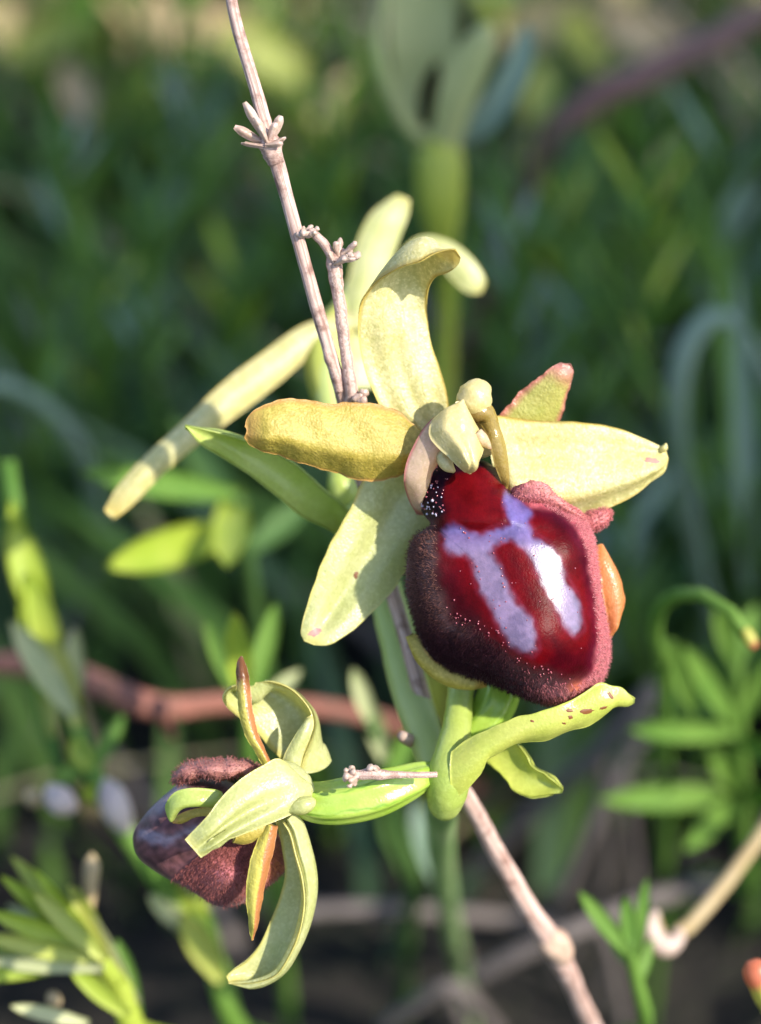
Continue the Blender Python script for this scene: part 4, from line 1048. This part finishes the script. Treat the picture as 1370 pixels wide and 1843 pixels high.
# glaucous arching leaf
gl_ = [(1420, 790, 105, 0.62), (1385, 690, 100, 0.74), (1340, 605, 94, 0.86), (1295, 568, 92, 1.01), (1250, 600, 92, 1.17), (1222, 680, 94, 1.17), (1220, 780, 100, 1.05), (1238, 900, 111, 1.01), (1262, 1030, 127, 1.01), (1280, 1150, 151, 1.01)]
gp = PA(np.array(gl_)[:, :3]); ge = to_ground(gp[-1], (0, .02))
t = thing('arching_leaf', 'blue-grey leaf bent over like a hook, beyond the right sepal tip', 'leaf', ge)
V, f, at = loft_data(np.hstack([np.vstack([gp, ge[None]]), np.array([r[3] for r in gl_] + [1.4])[:, None]]), n=70, m=12, world=True)
mesh_obj('blade', V, f, M['leaf_blue'], t, at)
sprig('grass_shoot', 'pale blue-green blade standing by the hooked leaf', 'grass', [(1360, 860, 84), (1350, 960, 96), (1345, 1080, 112)], .8,
      [(1345, 1040, 104, 1368, 850, 86, 22, 'leaf_blue'), (1350, 1060, 106, 1330, 480, 90, 20, 'leaf_blue'), (1350, 1060, 108, 1290, 440, 120, 16, 'leaf_mid')], 'leaf_blue', 'leaf_dark', (0, .02))
# right: herb with spreading narrow leaves
sprig('narrow_leaved_herb', 'dark green herb with whorls of narrow leaves right of the bract tip', 'herb',
      [(1325, 1180, 62), (1330, 1300, 66), (1335, 1400, 72), (1340, 1520, 84), (1345, 1600, 96)], .9,
      [(1330, 1320, 66, 1140, 1315, 54, 20), (1330, 1310, 66, 1235, 1165, 56, 22), (1330, 1310, 66, 1395, 1180, 60, 20), (1330, 1300, 66, 1190, 1235, 70, 18), (1332, 1330, 66, 1400, 1370, 58, 20),
       (1336, 1430, 74, 1085, 1440, 64, 24), (1336, 1430, 74, 1240, 1530, 62, 22), (1336, 1430, 74, 1270, 1340, 66, 20), (1336, 1430, 74, 1410, 1450, 66, 22), (1338, 1470, 78, 1230, 1430, 90, 20), (1326, 1200, 62, 1290, 1080, 58, 18), (1326, 1200, 62, 1360, 1090, 66, 18)], 'leaf_mid', 'leaf_mid', (0, .03))
# small fresh sprig, bottom right
sprig('green_sprig', 'fresh green sprig with blunt forked leaves near the bottom of the dry stem', 'sprig',
      [(1130, 1690, 27), (1142, 1750, 29), (1160, 1850, 34)], .55,
      [(1135, 1720, 27, 1048, 1608, 25, 15), (1138, 1720, 27, 1127, 1615, 26, 15), (1142, 1740, 28, 1160, 1578, 28, 13), (1140, 1740, 28, 1090, 1690, 30, 12), (1148, 1780, 29, 1172, 1690, 31, 11)], 'leaf_mid', 'leaf_mid', (.005, .04))
# dry stalk with curled end
ds = [(1176, 1640, 33, .35), (1180, 1670, 33, .6), (1190, 1697, 33, .75), (1215, 1690, 33, .6), (1255, 1650, 34, .6), (1310, 1585, 36, .55), (1370, 1505, 40, .55), (1450, 1420, 50, .55)]
dp = PA(np.array(ds)[:, :3]); de_ = to_ground(dp[-1], (.03, .06))
t = thing('dry_stalk', 'bent dry stalk ending in a pale curled tip, by the fresh green sprig', 'dry stalk', de_)
V, f, at = loft_data(np.hstack([np.vstack([dp, de_[None]]), np.array([r[3] for r in ds] + [.8])[:, None]]), n=60, m=10, world=True, noise=.08)
mesh_obj('stem', V, f, M['leaf_tan'], t, at)
loft('curled_tip', [(1182, 1640, 32.4, .25), (1172, 1665, 32.2, .6), (1178, 1692, 32.2, .8), (1200, 1702, 32.2, .8), (1222, 1690, 32.4, .5), (1218, 1672, 32.6, .3)], M['chaff'], t, n=24, m=12, noise=.12)
sprig('flower_bud', 'yellow-green bud with a red tip, below the curled dry stalk', 'bud',
      [(1385, 1790, 10), (1430, 1880, 16)], .6, [], 'leaf_mid', 'leaf_sun', (.03, .05),
      buds=[('bud', [(1400, 1830, 11, .7), (1378, 1775, 10, .95), (1360, 1748, 9.6, .85), (1350, 1736, 9.5, .55), (1345, 1731, 9.5, .1)], 'bud_tip')])

# orchid standing behind
bp = P(795, 420, 74)
bf = to_ground(P(800, 620, 88), (.0, .012))
o4 = thing('orchid_plant', 'blurred pale green orchid flower on a stout stem, standing beyond the focused flower', 'orchid', bf)
V, f, at = loft_data(np.vstack([np.hstack([PA(np.array([(792, 250, 71), (792, 330, 72), (796, 400, 74), (800, 480, 79), (804, 600, 88)])), np.array([[1.8], [2.1], [1.6], [.85], [.8]])]), np.hstack([bf, [1.5]])[None]]), n=50, m=24, world=True, ridges=6, ridge_amp=.08)
M['sepal_shaded'] = green_mat('sepal_shaded_green', (.32, .35, .14), (.40, .42, .19), .3, .5, spec=.15)  # darker sepal green; shade on the hind orchid is put into the colour
M['ovary_olive'] = green_mat('ovary_olive', (.34, .40, .05), (.42, .46, .08), .3, .5)
mesh_obj('stem', V, f, M['ovary_olive'], o4, at)
patch('sepal', [(745, 260, 73), (712, 160, 74), (700, 60, 74), (705, -60, 74), (720, -120, 74)], [(800, 260, 73), (815, 170, 74), (822, 70, 74), (815, -40, 74), (790, -120, 74)], M['leaf_sun'] if False else M['sepal_shaded'], o4, n=30, m=13, bulge=-.8, thick=.5)
loft('sepal_edge', [(770, 258, 71, .8), (735, 225, 70, .7), (702, 165, 69, .65), (682, 95, 68, .6), (682, 30, 68, .6), (695, -60, 69, .6)], M['sepal_shaded'], o4, n=30, m=10)
patch('sepal', [(775, 262, 70), (783, 190, 68), (800, 125, 67), (835, 70, 67), (870, 40, 68)], [(830, 262, 70), (850, 200, 68), (875, 140, 67), (890, 90, 67), (884, 45, 68)], M['sepal_shaded'], o4, n=26, m=11, bulge=.5, thick=.5)
patch('sepal', [(800, 262, 72), (860, 190, 70), (905, 120, 69), (935, 60, 69), (945, 40, 69)], [(840, 262, 72), (890, 235, 70), (930, 180, 69), (960, 110, 69), (958, 50, 69)], M['leaf_blue'], o4, n=26, m=11, bulge=-.4, thick=.5)
loft('lip', [(765, 225, 71, .4), (772, 190, 70, .9), (778, 150, 70, .9), (786, 115, 71, .3)], M['lip'], o4, n=20, m=12)

# brown stem, far upper right
us = [(1420, 10, 165, 1.7), (1330, 48, 154, 1.8), (1230, 100, 145, 1.9), (1140, 145, 139, 2.0), (1080, 170, 136, 1.9), (1010, 230, 136, 1.4), (960, 320, 143, 1.2)]
upw = PA(np.array(us)[:, :3]); ue = to_ground(upw[-1], (-.02, .03))
t = thing('bent_twig', 'thick brown woody stem slanting behind the right-hand grass', 'twig', ue)
V, f, at = loft_data(np.hstack([np.vstack([upw, ue[None]]), np.array([r[3] for r in us] + [1.6])[:, None]]), n=50, m=12, world=True, noise=.06)
mesh_obj('stem', V, f, M['brown_twig'], t, at)

# upper right: upright narrow-leaved shoots, out of focus
def shoot(label, x, top, bot, dz, n, seed, mats, spread=95, w=10):
    rs = np.random.default_rng(seed); dz = dz * 1.2 + 6
    st = [(x + rs.uniform(-15, 15), top, dz), (x, (top + bot) / 2, dz + 12), (x + rs.uniform(-10, 10), bot, dz + 30)]
    lv = []
    for i in range(n):
        q = i / n
        y = bot + (top - bot) * q; s = 1 if i % 2 else -1
        L = rs.uniform(.7, 1.2)
        lv.append((x, y, dz + 26 * (1 - q), x + s * spread * L * rs.uniform(.3, 1.1), y - 120 * L, dz + 26 * (1 - q) + rs.uniform(-18, 12), w * rs.uniform(.7, 1.2), mats[int(rs.integers(len(mats)))]))
    return sprig('narrow_leaved_shoot', label, 'shoot', st, .8, lv, 'leaf_mid', 'leaf_mid', (0, .03), 'blurred shoots in the shaded undergrowth')
LB = ['blurred narrow-leaved green shoot rising under the thick brown woody stem', 'blurred narrow-leaved green shoot right of the two that rise under the woody stem', 'blurred narrow-leaved green shoot just right of the stout stem of the blurred orchid', 'blurred narrow-leaved green shoot between the dry stem and the blurred orchid', 'blurred narrow-leaved green shoot above the long pale sepal of the hind flower', 'blurred narrow-leaved green shoot far left of the withered buds, under the sunlit straw', 'blurred narrow-leaved green shoot beside the shoot above the long pale sepal', 'blurred narrow-leaved green shoot between the red-edged petal and the hooked leaf', 'blurred narrow-leaved green shoot by the blue-green stalk curving down', 'blurred narrow-leaved green shoot behind the crossing of the two dry side branches', "blurred narrow-leaved green shoot behind the red lip's orange margin", 'blurred narrow-leaved green shoot behind the forked withered buds of the dry stem', 'blurred narrow-leaved green shoot between the blurred orchid and the woody stem', 'blurred narrow-leaved green shoot behind the lower bud cluster of the dry stem']
for i, (x, top, bot, dz) in enumerate([(1160, 240, 640, 86), (1290, 260, 560, 110), (930, 380, 700, 96), (600, 200, 560, 120), (270, 360, 700, 90), (120, 240, 560, 130), (180, 480, 760, 110), (1050, 560, 900, 112), (70, 560, 860, 84),
                                       (420, 480, 760, 124), (1120, 900, 1200, 92), (540, 330, 600, 140), (1010, 330, 600, 140), (350, 180, 460, 160)]):
    shoot(LB[i], x, top, bot, dz, 15, 100 + i, ['leaf_mid', 'leaf_dark', 'leaf_mid', 'leaf_blue'] if i % 3 else ['leaf_mid', 'leaf_bright', 'leaf_mid'])
# two long grass stalks crossing the right background
for i, (pts, r, lb) in enumerate([([(900, 330, 150), (1000, 430, 144), (1090, 560, 138), (1180, 710, 135), (1260, 850, 144), (1340, 1000, 156)], .75, 'long thin green stalk slanting down from the blurred orchid to the hooked leaf'),
                                  ([(1210, 260, 138), (1260, 400, 138), (1330, 560, 144), (1400, 760, 156)], .8, 'short green stalk slanting past the top of the hooked leaf'),
                                  ([(-60, 690, 105), (30, 700, 108), (110, 760, 114), (160, 840, 126), (200, 960, 150)], 1.2, 'blue-green stalk curving down left of the long pale sepal')]):
    sprig('grass_stalk', lb, 'grass', pts, r, [], 'leaf_mid', 'leaf_mid' if i < 2 else 'leaf_blue', (.01, .02))

# grey dead twigs lying low
def dead_twig(label, pts, r):
    p = PA(np.array(pts, float))
    c = p.mean(0); b = to_ground(c)
    t = thing('dead_twig', label, 'twig', b, None)
    V, f, at = loft_data(np.hstack([p, np.full((len(p), 1), r)]), n=40, m=10, world=True, noise=.06)
    mesh_obj('stem', V, f, M['grey_twig'], t, at)
    q = p[len(p) // 2]
    V, f, at = loft_data(np.vstack([np.hstack([q, [r * .7]]), np.hstack([q * .5 + b * .5 + np.array([.004, .0, 0]), [r * .6]]), np.hstack([b, [r * .5]])]), n=14, m=8, world=True)
    mesh_obj('side_shoot', V, f, M['grey_twig'], t, at)
dead_twig('thin grey dead twig lying level below the side-facing flower', [(520, 1640, 95), (660, 1636, 98), (820, 1645, 104), (1000, 1662, 112)], .9)
dead_twig('grey dead twig slanting up behind the fresh green sprig', [(850, 1760, 88), (960, 1705, 86), (1080, 1655, 88), (1200, 1610, 94), (1300, 1590, 102)], .95)
dead_twig('dark grey dead twig slanting steeply below the bract tip', [(860, 1560, 130), (980, 1440, 118), (1080, 1350, 110), (1180, 1240, 104)], 1.2)
dead_twig('dark brown dead twig leaning beside the slanting grey one', [(1000, 1640, 118), (1060, 1500, 110), (1120, 1380, 106), (1170, 1300, 104)], .9)
dead_twig('pale arched dead twig at the foot of the orchid stem', [(690, 1850, 90), (760, 1800, 86), (810, 1775, 84), (850, 1800, 86), (900, 1860, 92)], .8)

# ================================================================== GROUND COVER
def in_view_near(V):
    """True where a point would stand close in front of or among the flowers"""
    q = V - CAM
    dep = -(q @ BK)
    x = q @ RT / (PX / D) / np.maximum(dep, 1e-4) + 685
    y = -(q @ UP) / (PX / D) / np.maximum(dep, 1e-4) + 921.5
    return (dep > 0) & (dep < .225) & (x > -500) & (x < 1870) & (y > -600) & (y < 2400)

def grass_field(name, label, n, mats, hrange, wrange, xr, yr, seed, clump=.0, bendm=.5, reject=True, cat='grass'):
    rs = np.random.default_rng(seed)
    x = rs.uniform(*xr, n); y = rs.uniform(*yr, n)
    if clump:
        nc = max(3, n // 40)
        cx = rs.uniform(*xr, nc); cyy = rs.uniform(*yr, nc)
        k = rs.integers(0, nc, n)
        x = cx[k] + rs.normal(0, clump, n); y = cyy[k] + rs.normal(0, clump, n)
    h = rs.uniform(*hrange, n); wd = rs.uniform(*wrange, n) * .5
    az = rs.uniform(0, 2 * np.pi, n); bend = rs.uniform(.1, 1, n) * bendm
    S = 6
    t = np.linspace(0, 1, S)
    dx = np.cos(az); dy = np.sin(az)
    z0 = ground_z(x, y) - .002
    lean = bend[:, None] * h[:, None] * t[None] ** 1.8
    cx = x[:, None] + dx[:, None] * lean; cyv = y[:, None] + dy[:, None] * lean
    cz = z0[:, None] + h[:, None] * (t[None] - .35 * bend[:, None] * t[None] ** 2.5)
    a2 = az + np.pi / 2 + rs.uniform(-.8, .8, n)
    wt = wd[:, None] * np.array([.7, 1, 1, .85, .55, .06])[None]
    sx = np.cos(a2)[:, None] * wt; sy = np.sin(a2)[:, None] * wt
    fold = wt * .35
    Lp = np.stack([cx - sx, cyv - sy, cz], -1); Rp = np.stack([cx + sx, cyv + sy, cz], -1)
    Cp = np.stack([cx + dx[:, None] * fold, cyv + dy[:, None] * fold, cz - fold * .3], -1)
    V = np.stack([Lp, Cp, Rp], 2)                    # n,S,3,3
    if reject:
        bad = in_view_near(V.reshape(-1, 3)).reshape(n, -1).any(1)
        V = V[~bad]
    n = len(V)
    idx = np.arange(n)[:, None, None] * (S * 3)
    fa = []
    for s in range(S - 1):
        for c in range(2):
            a = s * 3 + c
            fa.append([a, a + 1, a + 4, a + 3])
    Fc = (np.arange(n)[:, None, None] * (S * 3) + np.array(fa)[None]).reshape(-1, 4)
    ob = mesh_obj(name, V.reshape(-1, 3), Fc, None)
    for m_ in mats: ob.data.materials.append(M[m_])
    if len(mats) > 1:
        mi = np.repeat(rs.integers(0, len(mats), n), len(fa))
        ob.data.polygons.foreach_set('material_index', mi.astype(np.int32))
    ob['kind'] = 'stuff'; ob['label'] = label; ob['category'] = cat
    return ob

M['grass_a'] = green_mat('grass_green', (.06, .125, .03), (.105, .185, .045), .3, .55, 14, spec=.15)
M['grass_b'] = green_mat('grass_blue_green', (.06, .12, .055), (.10, .16, .085), .25, .5, 14, spec=.2)
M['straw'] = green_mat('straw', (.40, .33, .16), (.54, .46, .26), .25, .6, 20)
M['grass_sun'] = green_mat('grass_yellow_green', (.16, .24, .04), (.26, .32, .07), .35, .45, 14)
grass_field('grass', 'fine green grass filling the shaded ground behind the flowers', 2600, ['grass_a', 'grass_a', 'grass_b'], (.03, .085), (.002, .0045), (-.28, .28), (.05, .62), 21, bendm=.8)
grass_field('undergrowth', 'broad-leaved undergrowth in the shade behind the flowers', 1300, ['leaf_dark', 'grass_a', 'leaf_mid', 'grass_b', 'leaf_mid'], (.03, .085), (.004, .008), (-.28, .28), (.09, .6), 22, clump=.02, bendm=1.2, cat='undergrowth')
grass_field('dead_grass', 'dead straw and stalks lying under the green grass', 700, ['straw', 'grey_twig', 'grey_twig'], (.02, .07), (.0015, .004), (-.3, .3), (.05, .5), 23, bendm=1.6)
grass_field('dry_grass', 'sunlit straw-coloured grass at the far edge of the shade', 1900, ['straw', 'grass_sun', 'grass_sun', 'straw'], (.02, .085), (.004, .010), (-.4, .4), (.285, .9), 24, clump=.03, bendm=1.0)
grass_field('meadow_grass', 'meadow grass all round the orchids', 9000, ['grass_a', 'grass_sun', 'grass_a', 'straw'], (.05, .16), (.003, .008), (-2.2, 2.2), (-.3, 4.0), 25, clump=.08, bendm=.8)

grass_field('short_grass', 'short grass covering the ground round the foot of the orchids', 4500, ['grass_a', 'grass_a', 'grass_b', 'grey_twig'], (.015, .05), (.0015, .004), (-.6, .6), (-.5, .5), 26, bendm=1.0)

# fallen leaves lying on the grass beyond the shade
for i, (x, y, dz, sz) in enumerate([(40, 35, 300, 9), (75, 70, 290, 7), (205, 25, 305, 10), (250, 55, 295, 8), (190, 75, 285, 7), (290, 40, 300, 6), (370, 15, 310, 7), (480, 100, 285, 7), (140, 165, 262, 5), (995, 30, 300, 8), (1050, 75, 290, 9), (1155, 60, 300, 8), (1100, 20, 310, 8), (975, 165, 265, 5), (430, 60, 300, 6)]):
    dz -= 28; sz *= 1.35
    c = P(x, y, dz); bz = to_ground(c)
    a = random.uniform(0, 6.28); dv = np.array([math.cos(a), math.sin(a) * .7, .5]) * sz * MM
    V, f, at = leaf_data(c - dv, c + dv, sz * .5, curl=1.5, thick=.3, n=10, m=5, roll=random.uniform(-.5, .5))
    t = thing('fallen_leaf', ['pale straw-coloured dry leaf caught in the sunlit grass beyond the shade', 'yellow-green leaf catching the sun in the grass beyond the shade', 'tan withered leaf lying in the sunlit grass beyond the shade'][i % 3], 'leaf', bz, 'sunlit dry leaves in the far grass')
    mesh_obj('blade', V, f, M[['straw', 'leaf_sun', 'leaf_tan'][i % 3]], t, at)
    V, f, at = loft_data(np.vstack([np.hstack([c - dv * .9, [.3]]), np.hstack([(c - dv) * .5 + bz * .5, [.35]]), np.hstack([bz, [.4]])]), n=8, m=6, world=True)
    mesh_obj('stalk', V, f, M['straw'], t, at)

# ================================================================== UNSEEN SHRUB ADDED TO SHADE THE GROUND
def shade_shrub(name, label, base, centre, ext, n, seed, size=(.02, .034)):
    rs = np.random.default_rng(seed)
    t = thing(name, label, 'shade_shrub', base)
    base = np.array(base); centre = np.array(centre)
    tip = centre + np.array([0, 0, ext[2] * .3])
    V, f, at = loft_data(np.array([[*base, 16], [*(base * .6 + centre * .4 + [.03, .02, 0]), 12], [*centre, 8], [*tip, 2]]), n=24, m=10, world=True, noise=.06)
    mesh_obj('trunk', V, f, M['grey_twig'], t, at)
    # limbs
    ends = []
    for i in range(16):
        e = centre + rs.uniform(-.85, .85, 3) * np.array(ext)
        s = base * .5 + centre * .5 + (centre - base) * rs.uniform(-.1, .45)
        md = (s + e) / 2 + rs.normal(0, .04, 3)
        V, f, at = loft_data(np.array([[*s, 6], [*md, 4], [*e, 1.2]]), n=12, m=6, world=True)
        mesh_obj('limb', V, f, M['grey_twig'], t, at)
        ends.append((s, md, e))
    # leaves
    u = rs.normal(0, 1, (n, 3)); u /= np.linalg.norm(u, axis=1, keepdims=True)
    c = centre + u * (rs.uniform(0, 1, n) ** .45)[:, None] * np.array(ext)
    c += .03 * np.sin(c[:, [1, 2, 0]] * 23)
    a = rs.normal(0, 1, (n, 3)); a /= np.linalg.norm(a, axis=1, keepdims=True)
    b = np.cross(a, rs.normal(0, 1, (n, 3))); b /= np.linalg.norm(b, axis=1, keepdims=True)
    nn = np.cross(a, b)
    L = rs.uniform(*size, n)[:, None]
    Vv = np.stack([c - a * L, c - a * L * .2 + b * L * .42 + nn * L * .1, c + a * L, c - a * L * .2 - b * L * .42 + nn * L * .1, c + nn * -L * .05], 1).reshape(-1, 3)
    bi = (np.arange(n) * 5)[:, None, None]
    Fc = (bi + np.array([[0, 1, 4], [1, 2, 4], [2, 3, 4], [3, 0, 4]])[None]).reshape(-1, 3)
    mesh_obj('crown', Vv, Fc, M['grass_a'], t)
    return t
S_ = SUN / SUN[2]
def along(x, y, z, h):
    return np.array([x, y, z]) + S_ * (h - z)
cs = along(.0, .188, .03, 1.5)
shade_shrub('shade_shrub', 'leafy dark green bush out of view, added to shade the grass', (cs[0] + .3, cs[1] + .2, -.01), cs, (.38, .085, .12), 1800, 31)

for o in bpy.data.objects:
    if '_base' in o: del o['_base']
